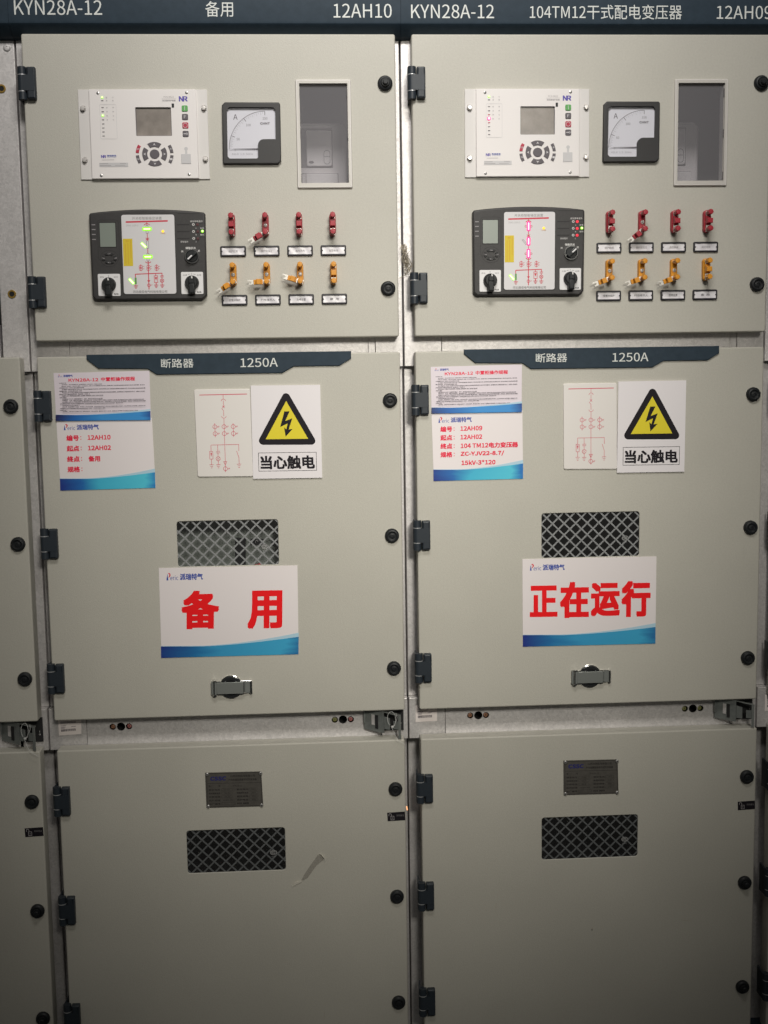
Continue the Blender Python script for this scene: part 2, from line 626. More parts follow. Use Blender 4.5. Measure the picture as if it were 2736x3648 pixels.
    def wave(s, xl, xr, top, bot, p, m, n=24):
        """printed strip between top(x) and bot(x)"""
        s.k += 1
        a, b = [], []
        for i in range(n + 1):
            x = xl + (xr - xl) * i / n
            for L, fn in ((a, bot), (b, top)):
                q = (x, fn(x))
                if s.map: q = s.map(*q)
                k = s.add(q[0], q[1], p + s.k * 4e-6)
                s.u[k] = i / n
                L.append(k)
        for i in range(n):
            s.face((a[i], a[i + 1], b[i + 1], b[i]), m)
        # pale crest printed along the top of the wave
        s.k += 1
        a, b = [], []
        for i in range(n + 1):
            x = xl + (xr - xl) * i / n
            h = (bot(x) - top(x)) * (0.03 + 0.16 * (i / n) ** 2)
            for L, y in ((a, top(x) + 0.2 * h), (b, top(x) - h)):
                q = s.map(x, y) if s.map else (x, y)
                L.append(s.add(q[0], q[1], p + s.k * 4e-6))
        for i in range(n):
            s.face((a[i], a[i + 1], b[i + 1], b[i]), 'wave_crest')

    def mesh(s, name, anchor):
        ax, ap, az = anchor
        me = bpy.data.meshes.new(name)
        me.from_pydata([(x - ax, y + ap, z - az) for x, y, z in s.v], [], s.f)
        for n in s.mats:
            me.materials.append(MATS[n])
        me.polygons.foreach_set('material_index', s.m)
        me.polygons.foreach_set('use_smooth', [True] * len(s.f))
        if s.u:
            at = me.attributes.new('print_u', 'FLOAT', 'POINT')
            at.data.foreach_set('value', [s.u.get(i, 0.5) for i in range(len(s.v))])
        me.update()
        me.set_sharp_from_angle(angle=math.radians(24))
        return me


CACHE = {}


def thing(name, label, cat, x, z, p=0.0, k=0, group=None):
    o = bpy.data.objects.new(name, None)
    o.empty_display_size = 0.02
    o.location = (x + 0.8 * k, -p, z)
    o['label'] = label
    o['category'] = cat
    if group: o['group'] = group
    COL.objects.link(o)
    return o, (x, p, z)


def part(parent, anchor, name, fn, key=None, map_=None, label=None):
    me = CACHE.get(key) if key else None
    if me is None:
        mb = MB(map_)
        fn(mb)
        me = mb.mesh(name, anchor)
        if key: CACHE[key] = me
    o = bpy.data.objects.new(name, me)
    if parent is not None: o.parent = parent
    if label: o['label'] = label
    COL.objects.link(o)
    return o


def solo(name, label, cat, fn, x, z, p=0.0, k=0, key=None, map_=None, group=None):
    """a thing that is one mesh"""
    o = part(None, (x, p, z), name, fn, key, map_)
    o.location = (x + 0.8 * k, -p, z)
    o['label'] = label
    o['category'] = cat
    if group: o['group'] = group
    return o


# ------------------------------------------------------------------ floor
fl = part(None, (0, 0, 0), 'floor', lambda mb: mb.box(-6, 8, -0.06, 0.0, -6, 6, 'floor_paint'))
fl['kind'] = 'structure'

# ------------------------------------------------------------------ cabinets
KZ_UP = (2.2131, 1.7918)
KZ_MID = (1.5551, 1.2616, 0.9664)
KZ_LOW = (0.6906, 0.4394, 0.1868)
DX = {-1: 0.0, 0: 0.002, 1: -0.002, 2: 0.0}


def hinge(mb, z):
    mb.prism(rrect(0.2220, z - 0.032, 0.2398, z + 0.032, 0.002, 2), 0.0, 0.0125, 'hinge_slate', 0.0035, 3)
    mb.box(0.2125, 0.2375, z - 0.0156, z + 0.0156, 0.0005, 0.0131, 'hinge_slate')
    mb.vcyl(0.2120, 0.0045, 0.0088, z + 0.0172, z + 0.0325, 'hinge_slate')
    mb.vcyl(0.2120, 0.0045, 0.0091, z + 0.0158, z + 0.0171, 'washer')
    mb.vcyl(0.2120, 0.0045, 0.0088, z - 0.0157, z + 0.0157, 'hinge_slate')
    mb.vcyl(0.2120, 0.0045, 0.0091, z - 0.0171, z - 0.0158, 'washer')
    mb.vcyl(0.2120, 0.0045, 0.0088, z - 0.0325, z - 0.0172, 'hinge_slate')
    mb.slab([(0.2045, z - 0.030, 0.004), (0.2045, z + 0.030, 0.004), (0.2075, z + 0.030, -0.038), (0.2075, z - 0.036, -0.038)], 0.0035, 'hinge_slate')


def knob(mb, x, z, out=False):
    pr = [(0.0157, -0.001), (0.0157, 0.003), (0.0150, 0.0062), (0.0128, 0.0085), (0.0105, 0.0092), (0.0097, 0.0090), (0.0090, 0.0066)]
    if out:
        pr += [(0.0088, 0.011), (0.0080, 0.0135), (0.0058, 0.0135), (0.0056, 0.0175), (0.0044, 0.019), (0, 0.019)]
    else:
        pr += [(0.0066, 0.0062), (0.0062, 0.0080), (0.0032, 0.0086), (0.0026, 0.0072), (0, 0.0072)]
    mb.lathe(x, z, pr, 'black_plastic', 28, (0.02, 0.01))


def grille(mb, x0, x1, z0, z1, ph, mz):
    m = 0.004
    x0, x1, z0, z1 = x0 - m, x1 + m, z0 - m, z1 + m
    per = 0.0257
    for sgn, p in ((1, -0.0105), (-1, -0.0092)):
        c = x0 - (z1 - z0) - 2 * per + ph
        while c < x1 + (z1 - z0) + per:
            # line x = c + sgn*(z - z0)
            pts = []
            za, zb = z0, z1
            xa, xb = c + (0 if sgn > 0 else (z1 - z0)), c + ((z1 - z0) if sgn > 0 else 0)
            if xa > xb:
                (xa, za), (xb, zb) = (xb, zb), (xa, za)
            if xb > x0 and xa < x1:
                if xa < x0:
                    za += (zb - za) * (x0 - xa) / (xb - xa); xa = x0
                if xb > x1:
                    zb = za + (zb - za) * (x1 - xa) / (xb - xa); xb = x1
                if xb - xa > 0.002:
                    dx, dz = xb - xa, zb - za
                    l = math.hypot(dx, dz)
                    nx, nz = -dz / l * 0.00165, dx / l * 0.00165
                    mb.prism([(xa + nx, za + nz), (xa - nx, za - nz), (xb - nx, zb - nz), (xb + nx, zb + nz)], p - 0.0012, p, mz, back=True)
            c += per
    mb.prism(rrect(x0 - 0.012, z0 - 0.012, x1 + 0.012, z1 + 0.012), -0.0122, -0.0110, mz, holes=[rrect(x0 - 0.001, z0 - 0.001, x1 + 0.001, z1 + 0.001)], back=True)


def ccc_pane(mb, x0, x1, z0, z1, mx, mz):
    mb.prism(rrect(x0 - 0.006, z0 - 0.006, x1 + 0.006, z1 + 0.006), -0.0075, -0.0060, 'clear_pane', back=True)
    mb.stroke(circ(mx, mz, 0.0072, 20, 0.0050), 0.0011, -0.0058, 'decal_grey', closed=True)
    for d in (-0.0030, 0, 0.0030):
        mb.stroke(arc(mx + d, mz, 0.0024, 60, 300, 8), 0.0009, -0.0058, 'decal_grey')
    mb.text('CCC', mx - 0.0045, mz - 0.0105, mx + 0.0045, mz - 0.0078, -0.0058, 'decal_grey')


def cabinet(k, label, header=(), upper=True, strip=True):
    t, a = thing('switchgear_cabinet', label, 'electrical cabinet', 0.59, 0.0, 0.03, k, 'row of switchgear cabinets')
    dx = DX[k]
    X0, X1 = 0.1920, 0.9890

    def frame(mb):
        g = 'galvanised'
        # posts: flush at the rails, set back behind middle and lower doors to darken the gaps
        for z0, z1, p in ((0.06, 0.7925, -0.072), (0.7930, 0.8870, -0.030), (0.8875, 1.6270, -0.050), (1.6275, 2.3098, -0.030)):
            mb.prism(rrect(X0 + 0.0003, z0, 0.2735, z1), p - 0.030, p, g, 0.0012, 2, back=True)
            mb.prism(rrect(0.9290 if upper else 0.934, z0, X1 - 0.0003, z1), p - 0.030, p, g, 0.0012, 2, back=True)
        mb.box(0.2745, 0.928, 2.262, 2.3098, -0.074, -0.031, g)
        mb.box(0.2745, 0.913, 1.628, 1.728, -0.074, -0.031, g)
        mb.box(0.9142, 0.928, 1.628, 1.728, -0.074, -0.0318, g)
        hs = []
        for cx in (0.349, 0.8427):
            hs += [circ(cx, 0.8415, 0.0095, 20), circ(cx - 0.0182, 0.8415, 0.0072, 16), circ(cx + 0.0176, 0.8415, 0.0072, 16)]
        mb.prism(rrect(0.2745, 0.8225, 0.8925, 0.905), -0.034, -0.031, g, holes=hs, back=True)
        mb.extrude_x([(-0.0312, 0.8224), (-0.0335, 0.8224), (-0.0325, 0.797), (-0.0280, 0.797), (-0.0288, 0.8010), (-0.0297, 0.8060), (-0.0304, 0.8110), (-0.0309, 0.8170)], 0.2745, 0.928, g)
        mb.prism(rrect(0.8935, 0.8225, 0.928, 0.905), -0.034, -0.0315, g, back=True)
        mb.box(0.2745, 0.928, 0.06, 0.10, -0.074, -0.031, g)
        mb.box(0.2745, 0.892, 0.823, 0.88, -0.072, -0.070, 'dark_hole')

    fr = part(t, a, 'frame', frame, 'frame%d' % upper)
    fr.location.y = 0.008  # the doors stand 38 mm proud of the frame

    def shell(mb):
        g = 'interior'
        mb.box(X0, X0 + 0.002, 0.06, 2.40, -1.40, -0.0835, 'galvanised')
        mb.box(X1 - 0.002, X1, 0.06, 2.40, -1.40, -0.0835, 'galvanised')
        mb.box(X0 + 0.0025, X1 - 0.0025, 0.06, 2.40, -1.40, -1.396, g)
        mb.box(X0 + 0.0025, X1 - 0.0025, 2.397, 2.40, -1.395, -0.0835, 'galvanised')
        mb.box(X0 + 0.0025, X1 - 0.0025, 1.70, 1.703, -1.395, -0.0835, g)
        mb.box(X0 + 0.0025, X1 - 0.0025, 0.884, 0.887, -1.395, -0.0835, g)
        mb.box(X0 + 0.0025, X1 - 0.0025, 0.06, 0.063, -1.395, -0.0835, g)
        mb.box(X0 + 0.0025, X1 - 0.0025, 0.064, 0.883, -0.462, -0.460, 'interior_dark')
        mb.box(X0 + 0.0025, X1 - 0.0025, 1.704, 2.396, -0.272, -0.270, g)

    part(t, a, 'outer_shell', shell, 'shell')
    part(t, a, 'plinth', lambda mb: mb.box(X0 + 0.001, X1 - 0.001, 0.0, 0.0595, -1.40, -0.045, 'slate'), 'plinth')

    def head(mb):
        mb.extrude_x([(-0.0378, 2.3102), (-0.0225, 2.3128), (0.001, 2.3290), (0.004, 2.3325), (0.005, 2.337), (0.005, 2.4190), (0.003, 2.4215), (-0.06, 2.4215), (-0.06, 2.4002), (-0.0378, 2.4002)], 0.1908, 0.9903, 'slate')
        for s_, x0, z0, x1, z1, b in header:
            mb.text(s_, x0, z0, x1, z1, 0.0054, 'header_ink', b)

    part(t, a, 'header_panel', head)

    def plugs(mb, cx, m):
        mb.lathe(cx, 0.8405, [(0.0066, -0.052), (0.0062, -0.042), (0.0045, -0.0375), (0, -0.0362)], m, 16)
        mb.flat(rrect(cx - 0.0006, 0.8395, cx + 0.0006, 0.8435), -0.0355, 'dark_hole')

    for cx, c in ((0.3308, 'plug_copper'), (0.3666, 'plug_pink' if k == 0 else 'plug_copper'), (0.8245, 'plug_green'), (0.8603, 'plug_pink' if k == 0 else 'plug_green')):
        part(fr, a, 'hole_plug', lambda mb: plugs(mb, cx, c), 'plug%.3f%s' % (cx, c))

    if upper:
        def updoor(mb):
            mb.prism(rrect(0.2125, 1.6905, 0.9782, 2.3126, 0.004, 3), -0.036, 0.0, 'door_paint', 0.003, 4, holes=[rrect(0.7755, 2.0065, 0.8785, 2.2145)], sheet=0.0025)
        ud = part(t, a, 'upper_door', updoor, 'updoor')

        def wfr(mb):
            O = rrect(0.7693, 2.0003, 0.8847, 2.2210, 0.003, 3)
            H = rrect(0.7770, 2.0110, 0.8773, 2.2128)
            mb.prism(O, -0.001, 0.0050, 'window_plastic', 0.0025, 3, holes=[H])
            mb.stroke(rrect(0.7715, 2.0030, 0.8825, 2.2185), 0.0008, 0.0052, 'white_plate', closed=True)
            for zz in (2.194, 2.110, 2.022):
                for xx in (0.7762, 0.8773):
                    mb.box(xx - 0.0012, xx + 0.0012, zz - 0.008, zz + 0.008, 0.0, 0.0035, 'meter_shade')
            mb.prism(rrect(0.7762, 2.0080, 0.8780, 2.2140), -0.024, -0.0005, 'window_plastic', holes=[rrect(0.7776, 2.0095, 0.8767, 2.2122)])
        part(ud, a, 'window_frame', wfr, 'wfr')
        part(ud, a, 'window_pane', lambda mb: mb.prism(rrect(0.7779, 2.0098, 0.8764, 2.2119), -0.004, -0.002, 'smoked_pane', back=True), 'wpane')
        for z in KZ_UP:
            part(ud, a, 'hinge', lambda mb: hinge(mb, z), 'hinge%.3f' % z)
            part(ud, a, 'latch_knob', lambda mb: knob(mb, 0.956, z, z > 2), 'knobu%.3f' % z)
    else:
        def inserts(mb, z):
            mb.lathe(0.9590, z, [(0.0088, -0.0305), (0.0088, -0.0285), (0.0082, -0.0280), (0.0056, -0.0280), (0.0052, -0.0290)], 'brass', 24)
            mb.flat(circ(0.9590, z, 0.0053, 20), -0.0291, 'dark_hole')
        for z in KZ_UP:
            part(t, a, 'threaded_insert', lambda mb: inserts(mb, z)).location.y = 0.008
        part(t, a, 'rivet', lambda mb: mb.lathe(0.9745, 2.2952, [(0.0078, -0.0305), (0.0075, -0.0285), (0.0055, -0.0270), (0.002, -0.0268), (0.0018, -0.028), (0, -0.028)], 'galvanised', 20)).location.y = 0.008

    # middle door
    mx0, mx1 = 0.4892 + dx * 1.6, 0.7068 + dx * 1.6
    md = part(t, a, 'middle_door', lambda mb: mb.prism(rrect(0.2125, 0.8705, 0.9775 + dx, 1.6580, 0.004, 3), -0.036, 0.0, 'door_paint', 0.003, 4, holes=[rrect(mx0, 1.2040, mx1, 1.3028, 0.006, 4)], sheet=0.0025))
    part(md, a, 'mesh_grille', lambda mb: grille(mb, mx0, mx1, 1.2040, 1.3028, 0.0075 + dx, 'mesh_zinc')).location.y = -0.006
    part(md, a, 'viewing_pane', lambda mb: ccc_pane(mb, mx0, mx1, 1.2040, 1.3028, 0.6765 + dx * 2, 1.2440)).location.y = -0.0045
    for z in KZ_MID:
        part(md, a, 'hinge', lambda mb: hinge(mb, z), 'hinge%.3f' % z)
        part(md, a, 'latch_knob', lambda mb: knob(mb, 0.9547 + dx, z), 'knobm%.3f%.3f' % (z, dx))
    if strip:
        def nstrip(mb):
            q = [(0.3172, 1.6612), (0.3172, 1.6515), (0.3412, 1.6322), (0.4440, 1.6300), (0.4622, 1.6176), (0.7275, 1.6170), (0.7525, 1.6306), (0.8495, 1.6306), (0.8748, 1.6455), (0.8748, 1.6612)]
            mb.prism(q, -0.001, 0.0045, 'slate', 0.0012, 2)
            mb.text('断路器', 0.4726, 1.6312, 0.5405, 1.6502, 0.0047, 'header_ink', 0.006)
            mb.text('1250A', 0.6397, 1.6304, 0.7184, 1.6490, 0.0047, 'header_ink', 0.006)
        part(md, a, 'name_strip', nstrip, 'strip')
        hx, hz = 0.5963 + dx, 0.9350

        def socket(mb):
            pl = [(-0.0425, -0.0135), (-0.021, -0.0135)] + [(0.0262 * math.cos(math.radians(q)), 0.0262 * math.sin(math.radians(q))) for q in range(212, 330, 8)] + [(0.021, -0.0135), (0.0455, -0.0135), (0.0455, 0.0135), (0.021, 0.0135)] + \
                 [(0.0262 * math.cos(math.radians(q)), 0.0262 * math.sin(math.radians(q))) for q in range(32, 150, 8)] + [(-0.021, 0.0135), (-0.0425, 0.0135)]
            mb.prism([(hx + x, hz + z) for x, z in pl], -0.001, 0.0025, 'chrome', 0.0008, 2)
            mb.lathe(hx, hz, [(0.0240, 0.002), (0.0238, 0.006), (0.0225, 0.0075), (0.0175, 0.0075), (0.0170, 0.0050), (0, 0.0050)], 'black_plastic', 36)
            mb.stroke(arc(hx, hz, 0.0180, 28, 55, 5), 0.0008, 0.0078, 'decal_grey')
            mb.stroke(arc(hx, hz, 0.0180, 125, 152, 5), 0.0008, 0.0078, 'decal_grey')

        def flap(mb):
            mb.prism(rrect(hx - 0.0305, hz - 0.0128, hx + 0.0275, hz + 0.0132, 0.001, 2), 0.0105, 0.0125, 'brushed', 0.0006, 2, back=True)
            mb.slab([(hx + 0.0275, hz - 0.0125, 0.0118), (hx + 0.0310, hz - 0.0125, 0.0065), (hx + 0.0310, hz + 0.0128, 0.0065), (hx + 0.0275, hz + 0.0128, 0.0118)], 0.0012, 'chrome')
            mb.slab([(hx + 0.0310, hz - 0.0125, 0.0065), (hx + 0.0425, hz - 0.0125, 0.0055), (hx + 0.0425, hz + 0.0128, 0.0055), (hx + 0.0310, hz + 0.0128, 0.0065)], 0.0012, 'brushed')
            mb.vcyl(hx + 0.0440, 0.006, 0.0028, hz - 0.0145, hz + 0.0135, 'chrome', 12)
            mb.vcyl(hx - 0.0345, 0.0085, 0.0036, hz - 0.0150, hz + 0.0150, 'chrome', 14)
            mb.vcyl(hx - 0.0345, 0.0085, 0.0052, hz + 0.0150, hz + 0.0172, 'chrome', 14)
            mb.vcyl(hx - 0.0345, 0.0085, 0.0048, hz - 0.0170, hz - 0.0150, 'chrome', 14)
            mb.slab([(hx - 0.0345, hz - 0.014, 0.0115), (hx - 0.0305, hz - 0.0128, 0.0115), (hx - 0.0305, hz + 0.0132, 0.0115), (hx - 0.0345, hz + 0.014, 0.0115)], 0.0015, 'brushed')
            mb.box(hx - 0.0420, hx - 0.0385, hz - 0.0140, hz + 0.0140, 0.001, 0.0100, 'brushed')
        part(md, a, 'lock_socket', socket)
        part(md, a, 'lock_flap', flap)

    # lower door
    lx0, lx1 = 0.4880 + dx * 0.8, 0.7072 + dx * 0.3

    def lowdoor(mb):
        mb.prism(rrect(0.2145, 0.0735, 0.9785, 0.8035, 0.004, 3), -0.036, 0.0, 'door_paint', 0.0035, 4, holes=[rrect(lx0, 0.5118, lx1, 0.6105, 0.006, 4)], sheet=0.0025)
        if k == 1:
            mb.flat(circ(0.603, 0.3435, 0.0016, 10, 0.0011), 0.0001, 'lint')
            mb.flat(circ(0.6025, 0.3400, 0.0018, 10, 0.0012), 0.0001, 'black_ink')
            mb.stroke([(0.3815, 0.4135), (0.3808, 0.4025)], 0.0006, 0.0001, 'lint')
            mb.stroke([(0.8105, 0.3545), (0.822, 0.3525), (0.834, 0.3518)], 0.0006, 0.0001, 'lint')
        if k == 0:
            mb.stroke([(0.787, 0.170), (0.785, 0.150)], 0.0006, 0.0001, 'lint')
            mb.stroke([(0.548, 0.128), (0.543, 0.117)], 0.0012, 0.0001, 'lint')
    ld = part(t, a, 'lower_door', lowdoor)
    part(ld, a, 'mesh_grille', lambda mb: grille(mb, lx0, lx1, 0.5118, 0.6105, 0.012 + dx, 'mesh_shaded')).location.y = -0.006
    part(ld, a, 'viewing_pane', lambda mb: ccc_pane(mb, lx0, lx1, 0.5118, 0.6105, 0.6792 + dx, 0.5525)).location.y = -0.0045
    for i, z in enumerate(KZ_LOW):
        part(ld, a, 'hinge', lambda mb: hinge(mb, z), 'hinge%.3f' % z)
        out = (k in (-1, 1) and i == 1) or (k == -1 and i == 2) or (k == 1 and i == 2)
        part(ld, a, 'latch_knob', lambda mb: knob(mb, 0.9562, z, out), 'knobl%.3f%d' % (z, out))

    # interlock latch in the gap between middle and lower door
    def latch(mb):
        mb.box(0.9310, 0.9790, 0.8150, 0.8700, -0.0296, -0.0270, 'black_rubber')
        mb.flat(rrect(0.9718, 0.8365, 0.9726, 0.8400), -0.0268, 'white_ink')
        mb.stroke(circ(0.9722, 0.8315, 0.0014, 10), 0.0006, -0.0268, 'white_ink', closed=True)
        mb.box(0.889, 0.8925, 0.836, 0.868, -0.0305, -0.020, 'dark_zinc')
        mb.slab([(0.8905, 0.8215, -0.0255), (0.9335, 0.8155, -0.0060), (0.9335, 0.8655, -0.0060), (0.8905, 0.8680, -0.0255)], 0.002, 'dark_zinc')
        mb.slab([(0.9065, 0.8335, -0.0165), (0.9130, 0.8325, -0.0135), (0.9130, 0.8560, -0.0135), (0.9065, 0.8565, -0.0165)], 0.0022, 'galvanised')
        mb.slab([(0.9145, 0.8255, -0.0128), (0.9205, 0.8245, -0.0100), (0.9205, 0.8555, -0.0100), (0.9145, 0.8560, -0.0128)], 0.0023, 'black_rubber')
        mb.slab([(0.9345, 0.8250, -0.0070), (0.9465, 0.8240, -0.0020), (0.9465, 0.8500, -0.0020), (0.9345, 0.8530, -0.0070)], 0.002, 'dark_zinc')
        mb.slab([(0.9545, 0.8260, 0.0), (0.9655, 0.8260, 0.004), (0.9655, 0.8440, 0.004), (0.9545, 0.8440, 0.0)], 0.002, 'dark_zinc')
        mb.slab([(0.9650, 0.8060, 0.006), (0.9702, 0.8055, 0.008), (0.9702, 0.8575, 0.008), (0.9650, 0.8580, 0.006)], 0.0025, 'brushed')
        mb.slab([(0.9170, 0.8675, -0.010), (0.9702, 0.8575, 0.010), (0.9702, 0.8570, -0.004), (0.9170, 0.8670, -0.024)], 0.0015, 'brushed')
    part(t, a, 'interlock_latch', latch, 'latch').location.y = 0.006
    return t


cabinet(-1, 'beige switchgear cabinet cut off at the left edge, upper compartment standing open', upper=False, strip=False)
cabinet(0, 'beige switchgear cabinet headed 12AH10, with a green-lit mimic panel and spare sign', header=(
    ('KYN28A-12', 0.2030, 2.3477, 0.3795, 2.3768, 0), ('备用', 0.5890, 2.3447, 0.6455, 2.3753, 0), ('12AH10', 0.8515, 2.3432, 0.9718, 2.3712, 0)))
cabinet(1, 'beige switchgear cabinet headed 12AH09, with a pink-lit mimic panel and running sign', header=(
    ('KYN28A-12', 0.2120, 2.3425, 0.3850, 2.3702, 0), ('104TM12干式配电变压器', 0.4600, 2.3412, 0.7820, 2.3706, 0), ('12AH09', 0.8565, 2.3422, 0.9745, 2.3690, 0)))
cabinet(2, 'sliver of beige switchgear cabinet cut off at the right edge', strip=False)

CAB = {0: 'cabinet 12AH10', 1: 'cabinet 12AH09'}

# ------------------------------------------------------------------ protection relays
RW = ((0.3230, 2.2014), (0.5868, 2.2010), (0.5882, 2.0202), (0.3226, 2.0206))
RF = Frame((57, 65), (1590, 65), (60, 1157), RW)


def relay(k):
    lit = 'green lamps lit' if k == 0 else 'one red lamp lit'
    t, a = thing('protection_relay', 'white protection relay with key pad on %s, %s' % (CAB[k], lit), 'protection relay', 0.455, 2.0205, 0, k, 'white protection relays')
    P = lambda name, fn, key=None, par=None, label=None: part(par or t, a, name, fn, key and 'relay_' + key, RF, label)
    P('mounting_plate', lambda mb: mb.prism(rrect(57, 66, 1589, 1156, 4, 2), -0.001, 0.0035, 'flange_white', 0.0008, 2), 'mp')

    def face(mb):
        mb.prism(rrect(192, 70, 1460, 1151, 6, 2), 0.003, 0.0085, 'white_plate', 0.0012, 2, holes=[rrect(733, 285, 1157, 633, 8, 2)])
        p = 0.0087
        mb.text('PCS-9622', 1075, 173, 1195, 152, p, 'grey_print')
        mb.stroke([(1050, 186), (1225, 184)], 0.0004, p, 'grey_print')
        mb.text('变压器保护装置', 1058, 216, 1216, 196, p, 'grey_print', 0.02)
        mb.text('N', 1258, 214, 1308, 157, p, 'purple_ink', 0.06)
        mb.text('R', 1306, 214, 1356, 157, p, 'purple_ink', 0.05)
        for y, s_ in ((170, '运行'), (207, '报警'), (290, '跳闸'), (340, '合闸'), (389, '跳位'), (438, '合位')):
            mb.text(s_[0], 390, y + 9, 408, y - 9, p, 'grey_print')
            mb.text(s_[1], 464, y + 9, 482, y - 9, p, 'grey_print')
        mb.stroke(rrect(314, 254, 508, 668, 12, 3), 0.0005, p, 'sticker_grey', closed=True)
        mb.prism(rrect(1167, 242, 1195, 291, 3, 2), 0.008, 0.009, 'black_plastic')
        # hatch for the port: round finger hole and flap
        mb.flat(circ(1319, 790, 22, 20), p, 'sticker_grey')
        mb.flat(rrect(1306, 800, 1332, 860), p, 'sticker_grey')
        mb.prism(rrect(1258, 853, 1372, 973, 4, 2), 0.008, 0.0095, 'sticker_grey', 0.0006, 2)
    f = P('faceplate', face, 'face')
    P('display_screen', lambda mb: (mb.prism(rrect(730, 282, 1160, 636, 10, 2), 0.0035, 0.0042, 'lcd_brown'),
                                    mb.stroke(rrect(737, 289, 1153, 629), 0.0014, 0.0044, 'lcd_bezel', closed=True)), 'lcd')

    def sq(mb, y, m, sym):
        mb.prism(rrect(1285, y - 37, 1357, y + 37, 14, 4), 0.008, 0.0100, m, 0.0007, 2)
        q = 0.0101
        if sym == 'I': mb.stroke([(1321, y - 24), (1321, y + 24)], 0.0011, q, 'key_ink')
        if sym == 'F': mb.text('F', 1308, y + 18, 1334, y - 18, q, 'key_ink')
        if sym == 'O': mb.stroke(circ(1320, y, 26, 20), 0.0007, q, 'key_ink', closed=True)
        if sym == 'K':
            mb.stroke([(1296, y), (1328, y)], 0.0014, q, 'key_ink')
            mb.stroke(circ(1336, y, 9, 12), 0.0008, q, 'key_ink', closed=True)
    for y, m, s_ in ((302, 'green_key', 'I'), (404, 'grey_key', 'F'), (507, 'red_key', 'O'), (609, 'grey_key', 'K')):
        P('button', lambda mb: sq(mb, y, m, s_), 'sq%d' % y, label={'I': 'green start button', 'O': 'red stop button'}.get(s_))

    cx, cz = 944, 854

    def seg(mb, r0, r1, a0, a1, m, ink=None):
        L = arc(cx, cz, r1, a0, a1, 8) + arc(cx, cz, r0, a1, a0, 8)
        mb.prism(L, 0.008, 0.0098, m, 0.0005, 2)
        mid = math.radians((a0 + a1) / 2)
        rr = (r0 + r1) / 2
        x, y = cx + rr * math.cos(mid), cz + rr * math.sin(mid)
        q = 0.0099
        if ink == 'arrow':
            d = (math.cos(mid), math.sin(mid))
            n = (-d[1], d[0])
            mb.flat([(x + d[0] * 14, y + d[1] * 14), (x - d[0] * 14 + n[0] * 16, y - d[1] * 14 + n[1] * 16), (x - d[0] * 6, y - d[1] * 6), (x - d[0] * 14 - n[0] * 16, y - d[1] * 14 - n[1] * 16)], q, 'key_ink')
        elif ink:
            mb.text(ink, x - 15, y + 12, x + 15, y - 12, q, 'key_ink')
    for i, a0 in enumerate((-124, -34, 56, 146)):
        P('arrow_key', lambda mb: seg(mb, 88, 148, a0, a0 + 68, 'grey_key', 'arrow'), 'ak%d' % i)
    P('enter_key', lambda mb: mb.prism(circ(cx, cz, 58, 32), 0.008, 0.0098, 'grey_key', 0.0008, 2), 'ek')
    for i, (a0, a1, m, s_) in enumerate(((184, 211, 'red_key', '取消'), (149, 176, 'grey_key', '菜单'), (-31, -4, 'grey_key', '+'), (4, 31, 'grey_key', '-'))):
        P('side_key', lambda mb: seg(mb, 186, 224, a0, a1, m, s_), 'sk%d' % i, label='red side key' if m == 'red_key' else None)

    for i, y in enumerate((170, 207, 290, 340, 389, 438, 487, 536, 584, 633)):
        on = None
        if k == 0 and i in (0, 4): on = 'led_green'
        if k == 1 and i == 0: on = 'led_green'
        if k == 1 and i == 5: on = 'led_pink'

        def led(mb):
            if on:
                R = 15 if on == 'led_green' else 24
                mb.prism(circ(347, y - 2, R, 16), 0.008, 0.0095, on, 0.0005, 2)
                mb.flat(circ(348, y - 4, R * 0.6, 14), 0.0096, on + '_core')
            else:
                mb.prism(rrect(335, y - 5, 362, y + 5, 2, 2), 0.008, 0.0090, 'red_key' if (k == 1 and i in (4, 6)) else 'dark_print')
        P('indicator_lamp', led, label='lit indicator lamp' if on else None)

    def tag(mb):
        mb.prism(rrect(285, 850, 625, 1008), 0.008, 0.0088, 'white_plate')
        p = 0.0090
        mb.text('N', 310, 898, 338, 866, p, 'purple_ink', 0.05)
        mb.text('R', 338, 898, 366, 866, p, 'purple_ink', 0.05)
        mb.text('南瑞继保', 380, 883, 488, 862, p, 'logo_blue', 0.02)
        mb.text('NR ELECTRIC', 382, 896, 488, 888, p, 'logo_blue')
        mb.stroke([(318, 924), (460, 922)], 0.0008, p, 'grey_print')
        mb.flat(rrect(285, 957, 625, 1006), p, 'sticker_grey')
        mb.stroke([(290, 970), (390, 968)], 0.0012, p, 'grey_print')
        mb.stroke([(530, 968), (600, 967)], 0.0012, p, 'grey_print')
        mb.stroke([(290, 992), (425, 991)], 0.0014, p, 'grey_print')
        mb.stroke([(470, 990), (590, 989)], 0.0010, p, 'grey_print')
    P('type_label', tag, 'tag')
    for i, (x, y) in enumerate(((113, 298), (113, 920), (1548, 293), (1544, 913))):
        P('bolt', lambda mb: (mb.lathe(x, y, [(0.0062, 0.003), (0.0062, 0.0045)], 'screw_steel', 18), mb.lathe(x, y, [(0.0052, 0.0044), (0.0052, 0.0090), (0.0040, 0.0110), (0, 0.0112)], 'bolt_steel', 6)), 'b%d' % i)
    for i, (x, y) in enumerate(((300, 115), (1350, 110), (304, 1112), (1345, 1102))):
        P('screw', lambda mb: (mb.lathe(x, y, [(0.0031, 0.008), (0.0030, 0.0092), (0.0018, 0.0098), (0, 0.0099)], 'screw_steel', 14), mb.flat(rrect(x - 3, y - 13, x + 3, y + 13), 0.0100, 'dark_print')), 's%d' % i)


relay(0)
relay(1)

# ------------------------------------------------------------------ ammeters
AW = ((0.6162, 2.1746), (0.7370, 2.1742), (0.7366, 2.0499), (0.6158, 2.0501))
AF = Frame((123, 157), (1475, 157), (112, 1590), AW)


